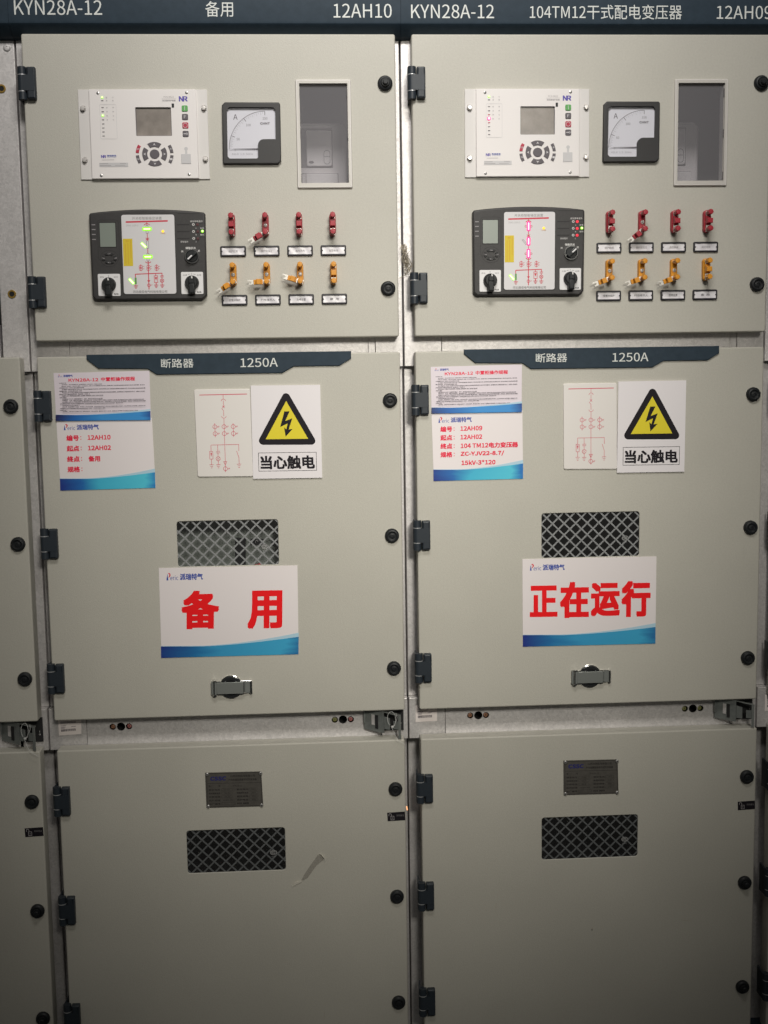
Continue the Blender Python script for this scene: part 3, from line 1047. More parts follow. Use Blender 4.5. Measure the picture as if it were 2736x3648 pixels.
def ammeter(k):
    t, a = thing('ammeter', 'square black-framed ammeter with white dial on %s, between relay and window' % CAB[k], 'ammeter', 0.676, 2.05, 0, k, 'panel ammeters')
    P = lambda name, fn, key: part(t, a, name, fn, 'am_' + key, AF)
    win = [(240, 330), (300, 272), (1310, 272), (1362, 330), (1352, 1015), (1340, 1015)] + [(1075, 1015)] + \
          [(1075 - 140 * math.sin(math.radians(q)), 1155 - 140 * math.cos(math.radians(q))) for q in range(15, 91, 15)] + [(932, 1440), (900, 1465), (270, 1465), (222, 1415)]

    def bez(mb):
        O = [(130, 225), (200, 157), (1440, 157), (1475, 195), (1462, 1520), (1390, 1590), (135, 1590), (108, 1555)]
        mb.prism(O, -0.001, 0.0090, 'meter_bezel', 0.0022, 3, holes=[win])
        mb.prism([(222, 300), (1380, 300), (1366, 1480), (215, 1480)], -0.001, 0.0012, 'meter_bezel')
    P('bezel', bez, 'bez')

    def dial(mb):
        mb.flat([(205, 255), (1390, 255), (1375, 1480), (200, 1480)], 0.0020, 'dial_white')
        p = 0.0022
        C = (1112, 1238)
        RX, RZ = 850, 888
        A = [(C[0] - RX * math.cos(math.radians(q)), C[1] - RZ * math.sin(math.radians(q))) for q in range(0, 91, 3)]
        mb.stroke(A, 0.0008, p, 'dial_ink')

        def tick(q, l, w, m):
            c, s_ = math.cos(math.radians(q)), math.sin(math.radians(q))
            mb.stroke([(C[0] - (RX - 4) * c, C[1] - (RZ - 4) * s_), (C[0] - (RX - l) * c, C[1] - (RZ - l) * s_)], w, p, m)
        for q in (21, 54.5, 90): tick(q, 92, 0.0010, 'dial_ink')
        for i in range(1, 10): tick(21 * i / 10, 55 if i % 2 else 85, 0.0005, 'dial_faint')
        for i in range(1, 10): tick(21 + 33.5 * i / 10, 55 if i % 2 else 85, 0.0005, 'dial_faint')
        for i in range(1, 10): tick(54.5 + 35.5 * i / 10, 55 if i % 2 else 85, 0.0005, 'dial_faint')
        mb.text('A', 380, 548, 478, 425, p, 'dial_ink')
        for s_, x0, x1, y in (('50', 440, 512, 1000), ('100', 672, 778, 672), ('150', 1060, 1168, 518)):
            mb.text(s_, x0, y + 28, x1, y - 28, p, 'mimic_grey')
        mb.stroke(circ(402, 1255, 16, 12, 20), 0.0005, p, 'dial_faint', closed=True)
        mb.text('CHNT', 1003, 660, 1220, 612, p, 'dial_ink', 0.05)
        mb.text('42L6  1.5  50Hz', 318, 1368, 812, 1328, p, 'dial_faint')
    P('dial', dial, 'dial')
    P('pointer', lambda mb: mb.prism([(258, 1250), (380, 1229), (940, 1220), (940, 1240), (380, 1236)], 0.0040, 0.0046, 'dial_ink', back=True), 'ptr')
    P('glass_pane', lambda mb: mb.front(mb.M(win), [], 0.0062, 'clear_pane'), 'gl')

    def cover(mb):
        L = [(932, 1500), (932, 1155)] + [(1075 - 140 * math.sin(math.radians(q)), 1155 - 140 * math.cos(math.radians(q))) for q in range(75, -1, -15)] + [(1368, 1015), (1360, 1500)]
        mb.prism(L, 0.0015, 0.0082, 'meter_bezel', 0.0008, 2)
        mb.lathe(1190, 1300, [(0.0022, 0.0081), (0.0020, 0.0086), (0, 0.0086)], 'black_rubber', 12)
    P('movement_cover', cover, 'cov')


ammeter(0)
ammeter(1)

# ------------------------------------------------------------------ mimic controllers
CW = ((0.3366, 1.9512), (0.5757, 1.9510), (0.5750, 1.7726), (0.3366, 1.7738))
CF = Frame((82, 90), (1578, 90), (85, 1245), CW)


def mimic(k):
    col = 'green bars' if k == 0 else 'pink bars'
    t, a = thing('mimic_controller', 'black mimic panel controller with white diagram lit by %s on %s' % (col, CAB[k]), 'control panel', 0.456, 1.774, 0, k, 'mimic panel controllers')
    P = lambda name, fn, key=None, par=None, label=None: part(par or t, a, name, fn, key and 'mc_' + key, CF, label)

    def hous(mb):
        top = [(100 + (1560 - 100) * i / 16, 88 - 46 * math.sin(PI * i / 16) ** 0.8) for i in range(17)]
        L = [(82, 112)] + top + [(1578, 108), (1576, 1190), (1520, 1246), (135, 1246), (88, 1200)]
        mb.prism(L, -0.001, 0.014, 'case_black', 0.0035, 4)
        p = 0.0142
        mb.stroke(rrect(186, 180, 458, 720, 40, 4), 0.0007, p, 'case_groove', closed=True)
        mb.stroke(circ(324, 690, 118, 30, 108), 0.0007, p, 'case_groove', closed=True)
        for y in (243, 306, 371, 437):
            for i in range(4):
                mb.flat(rrect(114 + i * 12, y - 6, 123 + i * 12, y + 6), p, 'grey_print')
        for y in (248, 340, 432):
            mb.stroke([(1210, y), (1372, y)], 0.0024, p, 'case_groove')
            mb.stroke([(1372, y - 14), (1575, y - 16)], 0.0006, p, 'case_groove')
        mb.stroke([(1225, 100), (1560, 95)], 0.0010, p, 'case_groove')
        mb.text('高压带电显示', 1385, 218, 1545, 194, p, 'white_ink')
        mb.text('验电', 1510, 307, 1560, 286, p, 'white_ink')
        mb.text('解锁', 1510, 395, 1560, 374, p, 'white_ink')
        mb.text('语音提示', 1250, 487, 1352, 463, p, 'white_ink')
        mb.text('储能开关', 1315, 573, 1447, 544, p, 'white_ink', 0.02)
        mb.text('关', 1256, 616, 1286, 590, p, 'white_ink', 0.02)
        mb.text('开', 1474, 612, 1502, 586, p, 'white_ink', 0.02)
        for s_, y in (('A', 297), ('B', 385), ('C', 477)):
            mb.text(s_, 1450, y + 8, 1463, y - 8, p, 'white_ink')
        for y in (248, 340, 432):
            mb.stroke(circ(1424, y, 13, 16), 0.0011, p, 'white_ink', closed=True)
        for x in (770, 905):
            mb.stroke([(x - 22, 1203), (x, 1210), (x + 22, 1203)], 0.0006, p, 'case_groove')
    P('housing', hous, 'hous')

    def lcd(mb):
        mb.prism(rrect(205, 208, 427, 547, 6, 2), 0.0136, 0.0144, 'case_groove')
        mb.prism(rrect(216, 221, 416, 536, 5, 2), 0.0140, 0.0147, 'lcd_green')
    P('display_screen', lcd, 'lcd')

    def pan(mb):
        mb.prism(rrect(490, 108, 1187, 1175, 34, 5), 0.013, 0.0146, 'case_groove')
        mb.prism(rrect(497, 115, 1180, 1168, 30, 5), 0.0135, 0.0150, 'mimic_white', 0.0004, 2)
        p = 0.0151
        R, W1, W2 = 'mimic_red', 0.0017, 0.0010
        mb.text('开关柜智能操显装置', 636, 182, 1018, 143, p, 'mimic_grey')
        mb.text('ZNXS-1600-S', 556, 268, 714, 246, p, 'mimic_slot')
        mb.stroke([(553, 211), (1095, 199)], 0.0032, p, R)
        mb.stroke([(825, 205), (825, 250)], 0.0015, p, R)
        mb.stroke(arc(825, 278, 44, 215, 325, 10), 0.0014, p, R)
        mb.stroke([(825, 360), (825, 420)], 0.0014, p, R)
        mb.stroke([(803, 422), (847, 452)], 0.0013, p, R)
        mb.stroke([(847, 422), (803, 452)], 0.0013, p, R)
        mb.stroke([(825, 415), (825, 462)], 0.0013, p, R)
        mb.stroke([(825, 560), (825, 630)], 0.0014, p, R)
        mb.stroke(arc(825, 712, 44, 35, 145, 10), 0.0014, p, R)
        mb.stroke([(825, 725), (825, 1108)], 0.0018, p, R)
        for x in (728, 826, 932):
            for y in (805, 835):
                mb.stroke(circ(x, y, 22, 16), 0.0009, p, R, closed=True)
                mb.stroke([(x + 20, y + 2), (x + 44, y - 6)], 0.0008, p, R)
            mb.stroke([(x, 775), (x, 863)], 0.0013, p, R)
        mb.stroke([(652, 903), (1002, 892)], 0.0018, p, R)
        mb.stroke([(654, 903), (654, 948)], 0.0016, p, R)
        mb.stroke([(1000, 893), (1000, 926)], 0.0016, p, R)
        mb.stroke([(918, 896), (918, 925)], 0.0014, p, R)
        mb.flat([(805, 985), (846, 985), (825, 1018)], p, R)
        mb.stroke(circ(825, 1052, 19, 16), 0.0010, p, R, closed=True)
        mb.stroke([(845, 1052), (872, 1046)], 0.0008, p, R)
        mb.stroke(rrect(898, 926, 942, 1016), 0.0011, p, R, closed=True)
        mb.flat([(904, 945), (936, 945), (920, 990)], p, R)
        mb.stroke([(920, 1016), (920, 1050)], 0.0018, p, R)
        mb.stroke([(978, 928), (1020, 926)], 0.0012, p, R)
        mb.stroke([(978, 943), (1020, 941)], 0.0012, p, R)
        mb.stroke([(998, 942), (998, 968)], 0.0012, p, R)
        mb.stroke(circ(998, 992, 23, 18), 0.0011, p, R, closed=True)
        mb.stroke([(983, 977), (1013, 1007)], 0.0010, p, R)
        mb.stroke([(1013, 977), (983, 1007)], 0.0010, p, R)
        mb.stroke([(998, 1015), (998, 1048)], 0.0014, p, R)
        mb.stroke([(656, 1036), (656, 1058)], 0.0012, p, R)
        for x, y in ((656, 1058), (920, 1050), (998, 1050)):
            for i, w in enumerate((28, 19, 11)):
                mb.stroke([(x - w, y + i * 16), (x + w, y + i * 16)], 0.0013, p, R)
        mb.text('河北振佰电气科技有限公司', 615, 1155, 1060, 1120, p, 'mimic_grey', 0.012)
        mb.text('已储能', 998, 370, 1058, 354, p, 'orange_ink')
        if k == 1:
            mb.stroke([(737, 494), (752, 484), (803, 545), (790, 556)], 0.0006, p, 'mimic_grey', closed=True)
            for y in (310, 678):
                mb.stroke(rrect(776, y - 10, 873, y + 10, 6, 2), 0.0008, p, R, closed=True)
        else:
            for y in (310, 678):
                mb.stroke(rrect(811, y - 52, 839, y + 52, 6, 2), 0.0008, p, 'mimic_grey', closed=True)
            mb.stroke(rrect(811, 462, 839, 560, 6, 2), 0.0008, p, 'mimic_grey', closed=True)
    pp = P('mimic_plate', pan)

    def bar(mb, pts, c):
        mb.prism(pts[0], 0.0140, 0.0155, c, 0.0003, 2)
        mb.flat(pts[1], 0.0157, c + '_core')

    def dbar(x0, y0, x1, y1, w):
        d = Vector((x1 - x0, y1 - y0)).normalized()
        n = Vector((-d.y, d.x))
        q = lambda x, y: (x, y)
        R = []
        for ww, cut in ((w, 0), (w * 0.6, w * 0.35)):
            R.append([(x0 + d.x * cut + n.x * ww, y0 + d.y * cut + n.y * ww), (x0 + d.x * cut - n.x * ww, y0 + d.y * cut - n.y * ww), (x1 - d.x * cut - n.x * ww, y1 - d.y * cut - n.y * ww), (x1 - d.x * cut + n.x * ww, y1 - d.y * cut + n.y * ww)])
        return R

    def rbar(x0, y0, x1, y1, r):
        return [rrect(x0 - 9, y0 - 9, x1 + 9, y1 + 9, r + 7, 3), rrect(x0 + 8, y0 + 8, x1 - 8, y1 - 8, r - 4, 3)]  # outer rim widened to imitate the halo around a lit bar
    if k == 1:
        for y0, y1 in ((252, 366), (462, 562), (622, 732)):
            P('status_bar', lambda mb: bar(mb, rbar(808, y0, 842, y1, 11), 'led_pink'), label='lit pink status bar')
    else:
        for y in (304, 672):
            P('status_bar', lambda mb: bar(mb, rbar(772, y - 17, 876, y + 17, 10), 'led_green'), label='lit green status bar')
        P('status_bar', lambda mb: bar(mb, dbar(742, 484, 808, 552, 19), 'led_green'), label='lit green slanted status bar')
    P('status_bar', lambda mb: bar(mb, dbar(570, 962, 634, 1034, 19), 'led_green'), label='lit green slanted status bar')
    P('status_bar', lambda mb: mb.prism(rrect(644, 948, 668, 1038, 6, 2), 0.0145, 0.0154, 'led_dim_green'), 'dimbar')
    P('indicator_lamp', lambda mb: (mb.prism(circ(1028, 336, 17, 16), 0.0145, 0.0160, 'led_yellow', 0.0005, 2)), 'yl', label='lit yellow lamp')
    for y in (250, 342, 434):
        P('indicator_lamp', lambda mb: mb.prism(circ(1478, y, 19, 16), 0.0135, 0.0155, 'led_red' if k else 'led_off', 0.0006, 2), 'rl%d%d' % (y, k))
    P('indicator_lamp', lambda mb: (mb.prism(circ(1539, 338, 20, 16), 0.0135, 0.0157, 'led_green', 0.0006, 2), mb.flat(circ(1541, 336, 11, 14), 0.0158, 'led_green_core')), 'gl', label='lit green lamp')

    def yst(mb):
        mb.prism(rrect(507, 431, 630, 794), 0.0149, 0.0153, 'yellow_sticker')
        for x, y0, y1 in ((606, 450, 690), (572, 490, 770), (538, 500, 780)):
            mb.stroke([(x, y0), (x, y1)], 0.0009, 0.0154, 'orange_ink')
        mb.text('提示', 545, 478, 585, 450, 0.0154, 'orange_ink')
    P('caution_sticker', yst, 'yst')

    def bt(mb, a0, a1, s_):
        cx, cz = 324, 688
        L = [(cx + 96 * math.cos(q), cz + 76 * math.sin(q)) for q in [math.radians(a0 + (a1 - a0) * i / 8) for i in range(9)]] + \
            [(cx + 62 * math.cos(q), cz + 42 * math.sin(q)) for q in [math.radians(a1 - (a1 - a0) * i / 8) for i in range(9)]]
        mb.prism(L, 0.0135, 0.0158, 'black_rubber', 0.0006, 2)
        m = math.radians((a0 + a1) / 2)
        x, y = cx + 79 * math.cos(m), cz + 59 * math.sin(m)
        mb.text(s_, x - 20, y + 9, x + 20, y - 9, 0.0160, 'grey_print')
    for i, (a0, s_) in enumerate(((-128, '设置'), (-32, '上翻'), (52, '确认'), (148, '下翻'))):
        P('button', lambda mb: bt(mb, a0, a0 + (76 if i % 2 == 0 else 64), s_), 'bt%d' % i)

    def sw(mb, x0, y0, tx):
        mb.prism(rrect(x0, y0, x0 + 289, y0 + 297, 16, 4), 0.013, 0.0160, 'white_paint', 0.0008, 2)
        p = 0.0162
        mb.text(tx[0], x0 + 28, y0 + 52, x0 + 80, y0 + 33, p, 'dark_print')
        mb.text('0', x0 + 135, y0 + 40, x0 + 147, y0 + 16, p, 'dark_print')
        mb.text(tx[1], x0 + 208, y0 + 52, x0 + 262, y0 + 33, p, 'dark_print')
        if tx[2]:
            mb.stroke([(x0 + 92, y0 + 34), (x0 + 122, y0 + 28)], 0.0006, p, 'dark_print')
            mb.stroke([(x0 + 160, y0 + 28), (x0 + 190, y0 + 34)], 0.0006, p, 'dark_print')
        mb.text('AHA', x0 + 203, y0 + 280, x0 + 262, y0 + 258, p, 'black_ink', 0.03)

    def swk(mb, x, y):
        sc = 0.0001595
        mb.lathe(x, y, [(0.0148, 0.0155), (0.0146, 0.021), (0.0128, 0.028), (0.011, 0.031), (0, 0.0315)], 'black_plastic', 32)
        mb.prism([(x - 40, y + 10), (x + 42, y + 10), (x + 40, y + 150), (x - 38, y + 150)], 0.016, 0.033, 'black_plastic', 0.003, 3)
        mb.prism([(x - 34, y - 60), (x + 34, y - 60), (x + 42, y + 20), (x - 40, y + 20)], 0.030, 0.034, 'black_plastic', 0.002, 2)
        mb.flat([(x - 2, y - 78), (x + 14, y - 80), (x + 20, y - 50), (x + 4, y - 48)], 0.0342, 'white_ink')
    for i, (x0, y0, tx) in enumerate(((167, 897, ('就地', '远方', 0)), (1245, 878, ('分闸', '合闸', 1)))):
        s_ = P('selector_switch', lambda mb: sw(mb, x0, y0, tx), 'sw%d' % i)
        P('switch_knob', lambda mb: swk(mb, x0 + 143, y0 + 144), 'swk%d' % i, par=s_)

    def rot(mb):
        x, y = 1396, 672
        mb.lathe(x, y, [(0.0152, 0.0135), (0.0152, 0.0175), (0.0146, 0.0190), (0.0128, 0.0190), (0.0122, 0.0178)], 'chrome', 36)
        mb.lathe(x, y, [(0.0124, 0.0150), (0.0122, 0.0182), (0.0105, 0.0195), (0, 0.0195)], 'black_plastic', 32)
        d = Vector((0.74, -0.67))
        n = Vector((0.67, 0.74))
        q = lambda u, w: (x + d.x * u + n.x * w, y + d.y * u + n.y * w)
        mb.prism([q(-74, -24), q(74, -24), q(74, 24), q(-74, 24)], 0.019, 0.0285, 'black_plastic', 0.001, 2)
        if k == 1:
            L = [q(0, -9), q(70, -9), q(70, 9), q(0, 9)]
        else:
            L = [q(-66, -9), q(10, -9), q(10, 9), q(-66, 9)]
        mb.flat(L, 0.0287, 'white_paint')
    P('rotary_switch', rot)


mimic(0)
mimic(1)

# ------------------------------------------------------------------ test links and their label holders
ORD = ('first', 'second', 'third', 'fourth')
OPEN = {(0, 0, 1): 208, (0, 1, 0): 211, (0, 1, 1): 181, (0, 1, 2): 162, (1, 0, 1): 219, (1, 1, 0): 200, (1, 1, 1): 199, (1, 1, 2): 200}
LAB = (('保护跳闸', '保护跳低压', '遥控跳闸', '遥控合闸'), ('投差动保护', 'PT检修开入', '检修位置', '备  用'))


def link(k, row, i):
    c = ('red', 'yellow')[row]
    m = c + '_link'
    x, z = 0.6302 + 0.0702 * i, (1.9252, 1.8240)[row]
    ang = OPEN.get((k, row, i))
    state = 'swung open' if ang else 'closed'
    t, a = thing('test_link', '%s test link, %s, %s in its row on %s' % (c, state, ORD[i], CAB[k]), 'test link', x, z - 0.025, 0, k, '%s test links' % c)
    P = lambda name, fn, key: part(t, a, name, fn, key)
    kk = '%d_%d' % (row, i)

    def base(mb):
        L = [(x + 0.0067 * math.cos(q), z + 0.017 + 0.0067 * math.sin(q)) for q in [PI * j / 8 for j in range(9)]] + \
            [(x + 0.0067 * math.cos(q), z - 0.017 + 0.0067 * math.sin(q)) for q in [PI + PI * j / 8 for j in range(9)]]
        mb.prism(L, -0.001, 0.012, m, 0.0012, 2)
        for dz in (0.017, -0.017):
            mb.lathe(x, z + dz, [(0.0042, 0.0115), (0.0042, 0.023)], 'bare_metal', 16)
    P('base', base, 'lb' + kk)
    P('screw', lambda mb: (mb.lathe(x, z - 0.001, [(0.0042, 0.0115), (0.0040, 0.0135), (0.0026, 0.0145), (0, 0.0146)], 'bolt_steel', 16),
                           mb.flat(rrect(x - 0.0005, z - 0.0034, x + 0.0005, z + 0.0014), 0.0147, 'dark_print'), mb.flat(rrect(x - 0.0024, z - 0.0015, x + 0.0024, z - 0.0005), 0.0147, 'dark_print')), 'ls' + kk)

    def kn(mb, dz):
        cx, cz = x, z + dz
        n = 24
        prof = [(0, 0.0215), (0.0050, 0.0215), (0.0056, 0.0225), (0.0056, 0.0360), (0.0048, 0.0375), (0, 0.0377)]
        rings = []
        for r, p in prof:
            rings.append([mb.add(cx + r * (1 + 0.10 * math.cos(8 * 2 * PI * j / n * 1.0)) * math.cos(2 * PI * j / n), cz + r * (1 + 0.10 * math.cos(8 * 2 * PI * j / n)) * math.sin(2 * PI * j / n), p) for j in range(n)])
        for A, B in zip(rings, rings[1:]):
            for j in range(n):
                q = (j + 1) % n
                mb.face((A[j], A[q], B[q], B[j]), m)
    for dz in (0.017, -0.017):
        P('thumb_nut', lambda mb: kn(mb, dz), 'lk%s%.3f' % (kk, dz))
    al = math.radians(ang if ang else 90)
    px, pz = x, z - 0.017
    d, n_ = Vector((math.cos(al), math.sin(al))), Vector((-math.sin(al), math.cos(al)))
    q = lambda u, w: (px + d.x * u + n_.x * w, pz + d.y * u + n_.y * w)

    def strap(mb):
        pts = [q(-0.006, -0.0048), q(0.0300, -0.0048)]
        # fork at the free end
        pts += [q(0.0400, -0.0048), q(0.0400, -0.0024), q(0.0335, -0.0024), q(0.0315, 0.0), q(0.0335, 0.0024), q(0.0375, 0.0024), q(0.0375, 0.0048), q(-0.006, 0.0048)]
        mb.prism(pts, 0.0180, 0.0200, 'bare_metal', back=True)
    sb = part(t, a, 'link_blade', strap)

    def block(mb):
        mb.prism([q(0.0085, -0.0050), q(0.0275, -0.0050), q(0.0275, 0.0050), q(0.0085, 0.0050)], 0.0165, 0.0225, m, 0.0006, 2, back=True)
        mb.prism([q(0.0115, -0.0055), q(0.0215, -0.0055), q(0.0215, 0.0055), q(0.0115, 0.0055)], 0.0224, 0.0340, m, 0.0008, 2)
    part(sb, a, 'insulating_grip', block)


def holder(k, row, i):
    s_ = LAB[row][i]
    x, z = 0.6310 + 0.0702 * i, (1.8724, 1.7712)[row]
    c = ('red', 'yellow')[row]
    t, a = thing('label_holder', 'black label holder with paper slip under the %s %s test link on %s' % (ORD[i], c, CAB[k]), 'label holder', x, z - 0.011, 0, k, 'label holders under the test links')

    def rim(mb):
        mb.prism(rrect(x - 0.0270, z - 0.0110, x + 0.0270, z + 0.0110, 0.0032, 4), -0.001, 0.0044, 'holder_black', 0.0014, 3, holes=[rrect(x - 0.0236, z - 0.0073, x + 0.0236, z + 0.0073)])
        for sx in (-1, 1):
            mb.prism(circ(x + sx * 0.0236, z, 0.0016, 10), 0.0015, 0.0042, 'holder_black')
    part(t, a, 'holder_rim', rim, 'hr%d%d' % (row, i))

    def slip(mb):
        n = 14
        r2 = random.Random(k * 100 + row * 10 + i)
        ph, am = r2.uniform(0, 6), r2.uniform(0.0002, 0.0005)
        rows = []
        for v in range(7):
            rows.append([mb.add(x - 0.0238 + 0.0476 * u / n, z - 0.0075 + 0.015 * v / 6, 0.0030 + am * math.sin(u * 0.9 + ph + v * 0.5) + r2.uniform(-0.00013, 0.00013)) for u in range(n + 1)])
        for v in range(6):
            for u in range(n):
                mb.face((rows[v][u], rows[v][u + 1], rows[v + 1][u + 1], rows[v + 1][u]), 'label_paper')
        w = 0.0048 * len(s_)
        mb.text(s_, x - w / 2, z - 0.0024, x + w / 2, z + 0.0024, 0.0040, 'grey_print' if row == 0 else 'dark_print')
    part(t, a, 'paper_slip', slip)


for k in (0, 1):
    for row in (0, 1):
        for i in range(4):
            link(k, row, i)
            holder(k, row, i)

# ------------------------------------------------------------------ energy meters behind the small windows, breaker trucks behind the mesh
for k in (0, 1):
    t, a = thing('energy_meter', 'pale energy meter seen behind the small smoked window of %s' % CAB[k], 'energy meter', 0.80, 1.98, -0.26, k, 'energy meters inside the upper compartments')

    t.location.y -= 0.06
    t.location.z -= 0.012

    def mbody(mb):
        mb.prism(rrect(0.720, 1.98, 0.8775, 2.181, 0.016, 5), -0.2695, -0.222, 'meter_body', 0.008, 4)
        mb.flat(rrect(0.730, 2.083, 0.8470, 2.1690), -0.2216, 'meter_shade')
    part(t, a, 'case', mbody, 'emb')

    def mcov(mb):
        mb.prism(rrect(0.7885, 2.0860, 0.8450, 2.1640, 0.005, 3), -0.2225, -0.2170, 'meter_cover', 0.002, 3)
        mb.stroke(rrect(0.8272, 2.0905, 0.8408, 2.1200, 0.0066, 4), 0.0012, -0.2168, 'meter_shade', closed=True)
        mb.stroke([(0.8272, 2.1065), (0.8408, 2.1065)], 0.0012, -0.2168, 'meter_shade')
        mb.flat(circ(0.799, 2.0945, 0.006, 14, 0.003), -0.2168, 'meter_shade')
    part(t, a, 'front_cover', mcov, 'emc')
    part(t, a, 'terminal_cover', lambda mb: (mb.prism(rrect(0.7868, 2.03, 0.8575, 2.0695, 0.002, 2), -0.2225, -0.2150, 'meter_cover', 0.0015, 2), mb.stroke(rrect(0.7775, 2.025, 0.8580, 2.0705), 0.0012, -0.2215, 'meter_shade', closed=True)), 'emt')

BF = Frame((0, 0), (1659, 0), (0, 830), ((0.4642, 1.3101), (0.726, 1.3044), (0.7215, 1.1715), (0.4594, 1.1772)))
t, a = thing('circuit_breaker', 'grey-green breaker truck seen behind the upper mesh of cabinet 12AH10', 'circuit breaker', 0.59, 0.90, -0.12, 0)
part(t, a, 'front_panel', lambda mb: mb.box(0.30, 0.88, 0.90, 1.55, -0.32, -0.092, 'breaker_grey'))
part(t, a, 'slot_strip', lambda mb: mb.prism([(935, 340), (1085, 340), (1090, 900), (940, 900)], -0.0915, -0.0900, 'black_plastic'), None, BF)
part(t, a, 'raised_panel', lambda mb: mb.prism([(1090, 300), (1900, 270), (1900, 900), (1092, 900)], -0.0915, -0.0860, 'breaker_grey'), None, BF)
part(t, a, 'label_plate', lambda mb: (mb.prism(rrect(1155, 348, 1345, 440), -0.0855, -0.0848, 'black_plastic'), mb.stroke([(1230, 400), (1232, 375), (1248, 365), (1262, 378), (1262, 400)], 0.0016, -0.0846, 'white_ink')), None, BF)
part(t, a, 'black_knob', lambda mb: mb.prism(rrect(1460, 350, 1640, 438, 20, 3), -0.0855, -0.0800, 'black_plastic', 0.001, 2), None, BF)
part(t, a, 'red_mark', lambda mb: mb.prism([(1215, 715), (1305, 690), (1310, 760), (1215, 760)], -0.0855, -0.0845, 'sign_red'), None, BF)

# ------------------------------------------------------------------ printed sheets
def peric(mb, x0, y0, x1, y1, p):
    """company logo line drawn in a box: left, top, right, bottom"""
    w, h = x1 - x0, y1 - y0
    X = lambda u: x0 + u * w
    Y = lambda v: y0 + v * h
    mb.flat([(X(0.0), Y(1.0)), (X(0.012), Y(0.45)), (X(0.035), Y(0.12)), (X(0.033), Y(0.5)), (X(0.055), Y(0.98))], p, 'logo_blue')
    mb.flat([(X(0.035), Y(0.06)), (X(0.075), Y(0.0)), (X(0.112), Y(0.14)), (X(0.115), Y(0.34)), (X(0.085), Y(0.58)), (X(0.045), Y(0.66)), (X(0.075), Y(0.42)), (X(0.078), Y(0.2))], p, 'logo_red')
    mb.text('eric', X(0.105), Y(0.98), X(0.325), Y(0.36), p, 'logo_blue')
    mb.text('派瑞特气', X(0.375), Y(0.97), X(1.0), Y(0.15), p, 'logo_blue', 0.03)


def lerp(a, b, t): return a + (b - a) * t


